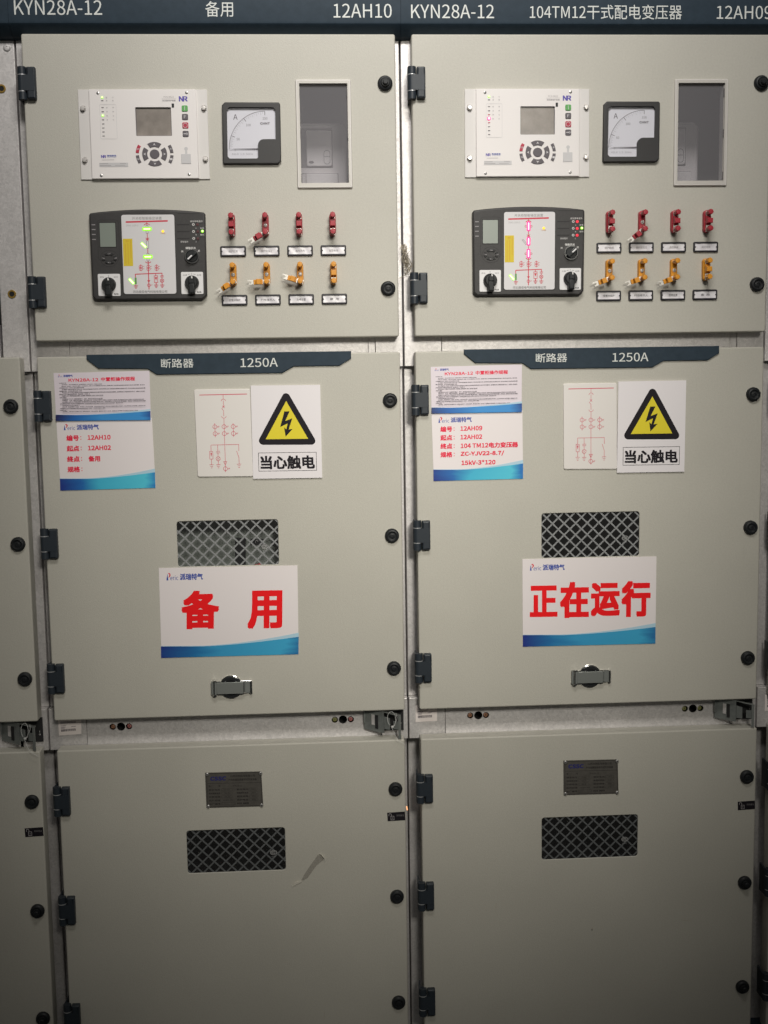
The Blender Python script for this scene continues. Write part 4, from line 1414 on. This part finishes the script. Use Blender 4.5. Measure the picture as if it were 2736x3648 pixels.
PROC = {0: ((0.2465, 1.6238), (0.4469, 1.6255), (0.4479, 1.5240), (0.2476, 1.5235)), 1: ((0.2455, 1.6250), (0.4429, 1.6274), (0.4437, 1.5275), (0.2460, 1.5255))}
NUM = {0: ((0.2476, 1.5252), (0.4484, 1.5259), (0.4523, 1.3765), (0.2499, 1.3747)), 1: ((0.2460, 1.5262), (0.4437, 1.5290), (0.4464, 1.3801), (0.2493, 1.3789))}
for k in (0, 1):
    F = Frame((65, 80), (1520, 28), (82, 808), PROC[k])

    def proc(mb):
        mb.prism([(65, 80), (1520, 28), (1525, 772), (82, 808)], 0.0, 0.0008, 'paper_pink')
        p = 0.0009
        T = lambda x: 80 - (x - 65) * 52 / 1455 * 0.9  # slope of the printed lines
        S = lambda x, y: (x, y - (x - 65) * 0.034)
        old = mb.map
        mb.map = lambda x, y: old(*S(x, y))
        peric(mb, 130, 103, 350, 146, p)
        mb.text('KYN28A-12', 290, 216, 738, 170, p, 'title_red', 0.036)
        mb.text('中置柜操作规程', 782, 218, 1295, 160, p, 'title_red', 0.036)
        rr = random.Random(3)
        rows = [(145, 240), (185, 790), (180, 1435), (145, 520), (185, 1450), (145, 480), (185, 1450), (145, 595), (185, 800), (150, 250), (190, 800), (190, 1425), (185, 1450), (155, 1110), (190, 450), (185, 1450), (155, 850), (150, 255), (195, 1330)]
        for i, (a_, b_) in enumerate(rows):
            y = 236 + i * 24.2
            x = a_
            while x < b_:
                l = rr.uniform(40, 150)
                e = min(x + l, b_)
                # each run of print is a row of small character blocks
                while x < e:
                    mb.flat(rrect(x, y + rr.uniform(-5.5, -4), x + rr.uniform(9, 13), y + rr.uniform(3.5, 5.5)), p, 'paper_ink_soft' if rr.random() < 0.45 else 'paper_ink')
                    x += 14.5
                x = e + rr.uniform(10, 22)
        mb.map = old
        top = lambda x: 716 - 84 * max(0.0, (x - 350) / 1170) ** 1.5 + (x - 82) * -0.0
        bot = lambda x: 808 - (x - 82) * 36 / 1443
        mb.wave(80, 1524, lambda x: top(x) - 1, bot, p, 'wave_deep')
    solo('procedure_sheet', 'sheet of small print titled KYN28A-12 with blue wave, above number sheet on %s' % CAB[k], 'notice', proc, 0.345, 1.53, 0, k, None, F, 'operating procedure sheets')

    F2 = Frame((82, 812), (1533, 770), (110, 1905), NUM[k])

    def num(mb):
        mb.prism([(82, 812), (1533, 770), (1550, 1863), (110, 1905)], 0.0, 0.0012, 'paper_white')
        p = 0.00125
        old = mb.map
        mb.map = lambda x, y: old(x, y - (x - 250) * 0.026)
        peric(mb, 192, 872, 720, 968, p)
        if k == 1:
            rows = ((1070, '编号', '12AH09', 1.0), (1207, '起点', '12AH02', 1.0), (1343, '终点', None, 0), (1478, '规格', None, 0))
        else:
            rows = ((1090, '编号', '12AH10', 1.0), (1252, '起点', '12AH02', 1.0), (1415, '终点', None, 0), (1575, '规格', None, 0))
        xo = 0 if k == 1 else 4
        for y, a_, b_, _ in rows:
            mb.text(a_, 225 + xo, y + 42, 408 + xo, y - 42, p, 'title_red', 0.042)
            for dy in (-18, 22):
                mb.flat(circ(440 + xo, y + dy, 8, 10), p, 'title_red')
            if b_:
                mb.text(b_, 545 + xo, y + 32, 888 + xo, y - 36, p, 'title_red', 0.042)
        if k == 1:
            mb.text('104 TM12', 548, 1378, 985, 1310, p, 'title_red', 0.042)
            mb.text('电力变压器', 1000, 1385, 1462, 1303, p, 'title_red', 0.042)
            mb.text('ZC-YJV22-8.7/', 548, 1514, 1240, 1438, p, 'title_red', 0.042)
            mb.text('15kV-3*120', 560, 1650, 1100, 1580, p, 'title_red', 0.042)
        else:
            mb.text('备用', 552, 1457, 722, 1375, p, 'title_red', 0.042)
        mb.map = old
        mb.wave(106, 1549, lambda x: 1720 - 112 * max(0.0, (x - 500) / 1045) ** 1.5, lambda x: 1904 - (x - 110) * 42 / 1440, p, 'wave_cyan')
    solo('number_sheet', 'white number sheet reading %s in red above a cyan wave, below procedure sheet' % ('12AH10', '12AH09')[k], 'notice', num, 0.347, 1.376, 0, k, None, F2, 'cabinet number sheets')

# diagram plates
DG = {0: ((0.5402, 1.5849), (0.6588, 1.5846), (0.6584, 1.3962), (0.5403, 1.3976)), 1: ((0.5337, 1.5853), (0.6505, 1.5850), (0.6511, 1.3966), (0.5331, 1.3985))}
for k in (0, 1):
    F = Frame((60, 85), (740, 85), (50, 1183), DG[k])

    def diag(mb):
        mb.prism(rrect(56, 86, 736, 1178, 22, 5), 0.0, 0.0035, 'diagram_white', 0.0012, 3)
        p, R, w = 0.0036, 'diagram_ink', 0.0009
        mb.stroke([(120, 155), (697, 150)], 0.0016, p, R)
        mb.stroke([(406, 152), (406, 208)], w, p, R)
        mb.stroke(arc(407, 236, 27, 185, 355, 12), w, p, R)
        mb.stroke([(406, 228), (406, 304)], w, p, R)
        mb.stroke([(391, 291), (421, 320)], w, p, R)
        mb.stroke([(421, 291), (391, 320)], w, p, R)
        mb.stroke([(382, 324), (405, 352), (405, 422)], w, p, R)
        mb.stroke(arc(406, 417, 28, 5, 175, 12), w, p, R)
        mb.stroke([(405, 447), (402, 985)], w, p, R)
        for x in (291, 403, 515):
            for y in (551, 638):
                mb.stroke(circ(x, y, 25, 22), w, p, R, closed=True)
                mb.stroke([(x + 26, y), (x + 57, y - 1)], 0.0005, p, R)
                for q in (36, 48):
                    mb.stroke([(x + q - 6, y + 12), (x + q + 6, y - 12)], 0.0005, p, R)
            if x != 403: mb.stroke([(x, 507), (x, 682)], w, p, R)
        mb.stroke([(233, 856), (234, 779), (573, 775), (573, 856)], w, p, R)
        mb.stroke(rrect(214, 860, 253, 954), w, p, R, closed=True)
        mb.flat([(224, 875), (244, 875), (233, 928)], p, R)
        mb.stroke([(233, 955), (233, 1026)], w, p, R)
        mb.stroke([(316, 778), (316, 858)], w, p, R)
        mb.stroke([(292, 859), (342, 858)], w, p, R)
        mb.stroke([(292, 878), (342, 877)], w, p, R)
        mb.stroke([(316, 878), (316, 926)], w, p, R)
        mb.stroke(circ(316, 951, 25, 20), w, p, R, closed=True)
        mb.stroke([(299, 934), (333, 968)], 0.0005, p, R)
        mb.stroke([(333, 934), (299, 968)], 0.0005, p, R)
        mb.stroke([(316, 977), (316, 1026)], w, p, R)
        mb.stroke([(381, 988), (421, 988), (401, 1030)], w, p, R, closed=True)
        mb.stroke([(400, 985), (399, 1118)], w, p, R)
        mb.stroke(circ(400, 1077, 25, 20), w, p, R, closed=True)
        mb.stroke([(425, 1077), (456, 1075)], 0.0005, p, R)
        for q in (36, 47):
            mb.stroke([(400 + q - 6, 1089), (400 + q + 6, 1064)], 0.0005, p, R)
        mb.stroke([(546, 856), (571, 940), (571, 1022)], w, p, R)
        for x, y in ((233, 1026), (316, 1026), (570, 1022)):
            for i, h in enumerate((26, 17, 9)):
                mb.stroke([(x - h, y + i * 20), (x + h, y + i * 20 - 1)], w, p, R)
    solo('diagram_plate', 'cream plate with thin red circuit diagram, left of the warning sign on %s' % CAB[k], 'sign', diag, 0.595, 1.397, 0, k, None, F, 'circuit diagram plates')

# warning signs
WN = {0: ((0.6597, 1.5912), (0.8076, 1.5904), (0.8086, 1.3910), (0.6594, 1.3919)), 1: ((0.6532, 1.5876), (0.8029, 1.5878), (0.8022, 1.3883), (0.6517, 1.3893))}
for k in (0, 1):
    F = Frame((745, 68), (1600, 52), (728, 1218), WN[k])

    def warn(mb):
        mb.prism([(745, 68), (1600, 52), (1578, 1200), (728, 1218)], 0.0, 0.0040, 'warn_white')
        p = 0.0041
        A, B, C = (1174, 185), (1458, 730), (870, 742)
        cx = lambda c, r, a0, a1: arc(c[0], c[1], r, a0, a1, 8)
        tri = cx((1174, 205), 48, 211, 330) + cx((1462, 740), 50, -30, 90) + cx((868, 745), 50, 90, 210)
        mb.flat(tri, p, 'black_ink')
        mb.flat([(1173, 252), (1424, 716), (902, 726)], p + 0.00005, 'warn_yellow')
        bolt = [(1146, 381), (1210, 379), (1152, 499), (1240, 464), (1190, 602), (1238, 597), (1148, 692), (1134, 576), (1160, 603), (1180, 528), (1086, 574)]
        mb.flat(bolt, p + 0.0001, 'black_ink')
        mb.stroke([(806, 896), (1517, 882), (1513, 1108), (803, 1122)], 0.0010, p, 'black_ink', closed=True)
        old = mb.map
        mb.map = lambda x, y: old(x, y - (x - 1150) * 0.016)
        mb.text('当心触电', 832, 1088, 1488, 932, p, 'black_ink', 0.04)
        mb.map = old
    solo('warning_sign', 'white sign with yellow lightning triangle reading 当心触电 on %s' % CAB[k], 'warning sign', warn, 0.73, 1.391, 0, k, None, F, 'electric shock warning signs')

# status signs
SG = {0: ((0.4511, 1.2024), (0.7498, 1.2010), (0.7494, 1.0029), (0.4496, 1.0045)), 1: ((0.4431, 1.2028), (0.7423, 1.2016), (0.7435, 1.0047), (0.4438, 1.0066))}
F = Frame((643, 277), (1204, 266), (654, 640), SG[0])


def spare(mb):
    mb.prism([(643, 277), (1204, 266), (1212, 627), (654, 640)], 0.0, 0.0014, 'paper_white')
    p = 0.0015
    old = mb.map
    mb.map = lambda x, y: old(x, y - (x - 745) * 0.016)
    peric(mb, 674, 295, 820, 325, p)
    mb.text('备', 740, 518, 882, 374, p, 'sign_red', 0.041)
    mb.text('用', 1008, 522, 1138, 378, p, 'sign_red', 0.041)
    mb.map = old
    mb.wave(652.5, 1211.5, lambda x: 589 + (4 if x < 800 else 4 * (1 - (x - 800) / 400)) - 36 * max(0, (x - 820) / 390) ** 1.5, lambda x: 640 - (x - 654) * 13 / 558, p, 'wave_sign')


solo('status_sign', 'white sign with blue wave reading 备用 in large red characters', 'sign', spare, 0.60, 1.004, 0, 0, None, F, 'operating state signs')
F = Frame((573, 263), (1165, 251), (574, 650), SG[1])


def running(mb):
    mb.prism([(573, 263), (1165, 251), (1163, 637), (574, 650)], 0.0, 0.0014, 'paper_white')
    p = 0.0015
    old = mb.map
    mb.map = lambda x, y: old(x, y - (x - 680) * 0.016)
    peric(mb, 606, 282, 758, 312, p)
    for s_, x0, x1, y0, y1 in (('正', 610, 722, 512, 384), ('在', 744, 860, 518, 370), ('运', 880, 998, 514, 376), ('行', 1016, 1134, 518, 370)):
        mb.text(s_, x0, y0, x1, y1, p, 'sign_red', 0.041)
    mb.map = old
    mb.wave(574, 1163, lambda x: 598 - 38 * max(0, (x - 740) / 423) ** 1.5, lambda x: 650 - (x - 574) * 13 / 589, p, 'wave_sign')


solo('status_sign', 'white sign with blue wave reading 正在运行 in large red characters', 'sign', running, 0.593, 1.006, 0, 1, None, F, 'operating state signs')

# ------------------------------------------------------------------ nameplates
for k in (0, 1):
    W = ((0.5353, 0.7428), (0.6590, 0.7415), (0.6601, 0.6612), (0.5359, 0.6621))
    F = Frame((155, 135), (1500, 103), (160, 978), W)
    t, a = thing('name_plate', 'dark metal rating plate with four corner screws on the lower door of %s' % CAB[k], 'name plate', 0.597, 0.662, 0, k, 'metal rating plates')

    def plate(mb):
        mb.prism([(155, 135), (1500, 103), (1520, 945), (160, 978)], -0.0005, 0.0012, 'steel_plate', 0.0003, 1)
        p, I = 0.0013, 'plate_ink'
        mb.stroke([(190, 158), (1478, 128), (1495, 920), (195, 955)], 0.0009, p, I, closed=True)
        mb.stroke([(192, 392), (1485, 366)], 0.0008, p, I)
        old = mb.map
        mb.map = lambda x, y: old(x, y - (x - 800) * 0.022)
        mb.text('CSSC', 275, 308, 640, 222, p, 'plate_blue', 0.07, 0.15)
        mb.text('山西汾西机电有限公司', 760, 240, 1345, 185, p, I, 0.02)
        mb.text('户内金属铠装移开式开关设备', 708, 328, 1385, 275, p, I, 0.02)
        y = 445
        mb.text('型', 235, y + 20, 275, y - 20, p, I, 0.02)
        mb.text('号', 470, y + 20, 510, y - 20, p, I, 0.02)
        mb.text('KYN28A-12', 810, y + 22, 1030, y - 18, p, I)
        rows = (('额定电压', '12 kV', '额定电流', '1250 A'), ('短时耐受电流', '31.5', '峰值耐受电流', '80'), ('开断电流', '31.5', '额定频率', '50Hz'), ('执行标准', 'GB 3906-2006', '防护等级', 'IP4X'), ('出厂编号', '', '日期', ''))
        for i, (a1, b1, a2, b2) in enumerate(rows):
            y = 535 + i * 84
            for s_, x0 in ((a1, 230), (a2, 900)):
                mb.text(s_, x0, y + 20, x0 + 270, y - 20, p, I, 0.02)
            if b1:
                if i < 3: mb.stroke(rrect(530, y - 28, 790, y + 28, 16, 3), 0.0003, p, I, closed=True)
                mb.text(b1, 600 if i < 3 else 560, y + 13, 720 if i < 3 else 800, y - 13, p, I)
            else:
                mb.stroke(rrect(530, y - 28, 850, y + 26), 0.0003, p, I, closed=True)
            if b2:
                mb.stroke(rrect(1190, y - 28, 1400, y + 28, 16, 3), 0.0003, p, I, closed=True)
                mb.text(b2, 1255, y + 13, 1345, y - 13, p, I)
        mb.map = old
    part(t, a, 'plate', plate, 'npl', F)
    for i, (x, y) in enumerate(((205, 172), (1482, 148), (205, 940), (1482, 915))):
        part(t, a, 'screw', lambda mb: (mb.lathe(x, y, [(0.0040, 0.001), (0.0039, 0.003), (0.0026, 0.0042), (0, 0.0044)], 'screw_steel', 16), mb.lathe(x, y, [(0.0012, 0.0043), (0, 0.0046)], 'dark_hole', 8)), 'nps%d' % i, F)

# ------------------------------------------------------------------ padlock stickers, barcode stickers
LK = Frame((280, 480), (1140, 420), (300, 890), ((0.9370, 0.6358), (0.9768, 0.6372), (0.9775, 0.6172), (0.9377, 0.6160)))


def lock(mb):
    mb.prism([(280, 480), (1140, 420), (1160, 830), (300, 890)], 0.0, 0.0006, 'black_ink')
    p, W = 0.0007, 'grey_print'
    mb.stroke([(362, 638)] + [(420 + 58 * math.cos(math.radians(q)), 575 + 62 * math.sin(math.radians(q))) for q in range(180, 351, 17)] + [(484, 640)], 0.0010, p, W)
    mb.stroke([(455, 645), (605, 638), (612, 815), (462, 822)], 0.0010, p, W, closed=True)
    mb.flat([(533, 690), (552, 725), (535, 765), (516, 728)], p, W)
    mb.text('五防锁孔', 720, 645, 1105, 560, p, 'mimic_grey')


def lock_ll(mb): lock(mb)


for k, dz in ((-1, -0.0058), (0, 0.0), (1, -0.0040)):
    o = solo('lock_sticker', 'small black sticker with open padlock on the lower door of %s' % {-1: 'the leftmost cabinet', 0: 'cabinet 12AH10', 1: 'cabinet 12AH09'}[k], 'sticker', lock, 0.957, 0.617, 0, k, 'lock', LK, 'padlock stickers')
    o.location.z += dz

BZ = {0: ((0.2122, 0.8612), (0.2628, 0.8612), (0.2620, 0.8268), (0.2128, 0.8262)), 1: ((0.2067, 0.8694), (0.2555, 0.8682), (0.2552, 0.8303), (0.2064, 0.8310)), 2: ((0.2100, 0.8690), (0.2580, 0.8680), (0.2580, 0.8300), (0.2100, 0.8310))}
for k in (0, 1, 2):
    F = Frame((1350, 60), (1659, 75), (1345, 295), BZ[k])

    def bar(mb):
        mb.prism([(1350, 60), (1659, 75), (1652, 298), (1345, 295)], -0.0298, -0.0290, 'barcode_paper')
        p = -0.0289
        rr = random.Random(11)
        for y, x0, x1 in ((95, 1380, 1585), (113, 1380, 1580), (150, 1380, 1450), (172, 1380, 1440), (172, 1520, 1585), (188, 1380, 1435)):
            x = x0
            while x < x1:
                mb.flat(rrect(x, y - 5, x + 8, y + 5), p, 'paper_ink_soft')
                x += 11
        x = 1380
        while x < 1580:
            w = rr.choice((3, 3, 5, 8))
            mb.flat(rrect(x, 205, x + w, 240), p, 'paper_ink')
            x += w + rr.choice((2, 3, 4))
    solo('barcode_sticker', 'pale barcode sticker on the steel frame below the middle door of %s' % {0: 'cabinet 12AH10', 1: 'cabinet 12AH09', 2: 'the rightmost cabinet'}[k], 'sticker', bar, 0.237, 0.83, -0.03, k, None, F, 'barcode stickers').location.y += 0.008

# ------------------------------------------------------------------ cable ties, lint, tape, glow lamp
def tie(mb):
    loop = [(0.9500 + 0.0085 * math.cos(q) * (1 if math.cos(q) > 0 else 1.1), 0.8530 + 0.0155 * math.sin(q), 0.006 + 0.006 * math.cos(q + 0.6)) for q in [2 * PI * i / 20 - 1.4 for i in range(19)]]
    mb.tube(loop, 0.00045, 'tie_white')
    mb.tube([(0.9478, 0.838, 0.010), (0.9520, 0.829, 0.013), (0.9575, 0.8165, 0.016), (0.9640, 0.8060, 0.016), (0.9780, 0.7965, 0.014)], 0.00045, 'tie_white')
    mb.box(0.9490, 0.9535, 0.8345, 0.8385, 0.009, 0.0125, 'tie_white', 0.0006)
    mb.tube([(0.9505, 0.8350, 0.010), (0.9565, 0.8405, 0.011)], 0.0007, 'tie_white')
    mb.tube([(0.9600, 0.8640, 0.0), (0.9620, 0.856, 0.008), (0.9600, 0.849, 0.010)], 0.00045, 'tie_white')


solo('cable_tie', 'white plastic cable tie looped on the latch below the middle door of cabinet 12AH10', 'cable tie', tie, 0.955, 0.83, 0, 0, 'tie', None, 'cable ties on the latches')
solo('cable_tie', 'white plastic cable tie looped on the latch of the leftmost cabinet', 'cable tie', tie, 0.955, 0.83, 0, -1, 'tie', None, 'cable ties on the latches')


def lint(mb):
    r2 = random.Random(5)
    for j in range(46):
        t = r2.random()
        cx = lerp(0.9925, 1.0010, min(1, t * 1.3)) + r2.gauss(0, 0.0022)
        cz = lerp(1.878, 1.832, t) + r2.gauss(0, 0.003)
        rad = r2.uniform(0.003, 0.008)
        a0 = r2.uniform(0, 6.28)
        span = r2.uniform(2.5, 6.5)
        n = 12
        pts = [(cx + rad * (0.7 + 0.3 * math.sin(i * 0.9 + j)) * math.cos(a0 + span * i / n), cz + rad * 1.2 * math.sin(a0 + span * i / n), -0.022 + 0.008 * math.sin(a0 * 3 + i * 0.5)) for i in range(n + 1)]
        mb.tube(pts, r2.uniform(0.0002, 0.0006), 'lint', 5)
    mb.tube([(1.000, 1.838, -0.018), (1.0045, 1.830, -0.014), (1.0065, 1.8225, -0.012)], 0.0006, 'lint', 5)
    mb.tube([(1.0000, 1.8250, -0.020), (0.9925, 1.8200, -0.014), (0.9800, 1.8135, -0.006)], 0.0005, 'lint', 5)
    mb.tube([(0.9935, 1.872, -0.02), (0.9945, 1.886, -0.022)], 0.0007, 'lint', 5)


solo('lint_tuft', 'tangled tuft of beige fibres caught in the gap between the two upper doors', 'lint', lint, 0.998, 1.85, -0.03, 0).location.y += 0.006


def tape(mb):
    mb.slab([(0.7395, 0.4822, 0.0008), (0.7560, 0.4915, 0.0009), (0.7758, 0.5190, 0.0010), (0.7930, 0.5330, 0.0012), (0.7860, 0.5460, 0.0012), (0.7800, 0.5440, 0.0010), (0.7650, 0.5235, 0.0009), (0.7480, 0.4985, 0.0008)], 0.0008, 'tape_film')
    mb.slab([(0.7202, 0.4742, 0.0040), (0.7420, 0.4822, 0.0014), (0.7440, 0.4855, 0.0014), (0.7300, 0.4850, 0.0060)], 0.0006, 'tape_white')
    mb.slab([(0.7835, 0.5478, 0.0022), (0.7940, 0.5345, 0.0022), (0.7965, 0.5352, 0.0070), (0.7880, 0.5470, 0.0070)], 0.0006, 'tape_white')


solo('tape_scrap', 'curled scrap of clear tape stuck right of the lower mesh window on cabinet 12AH10', 'tape', tape, 0.76, 0.48, 0, 0)
solo('glow_lamp', 'tiny glowing orange lamp at the edge of the lower door beside the padlock sticker', 'indicator lamp',
     lambda mb: mb.lathe(0.9835, 0.6335, [(0.0016, -0.039), (0.0016, -0.020), (0.0011, -0.0185), (0, -0.018)], 'led_orange', 12), 0.9835, 0.6335, -0.03, 0)
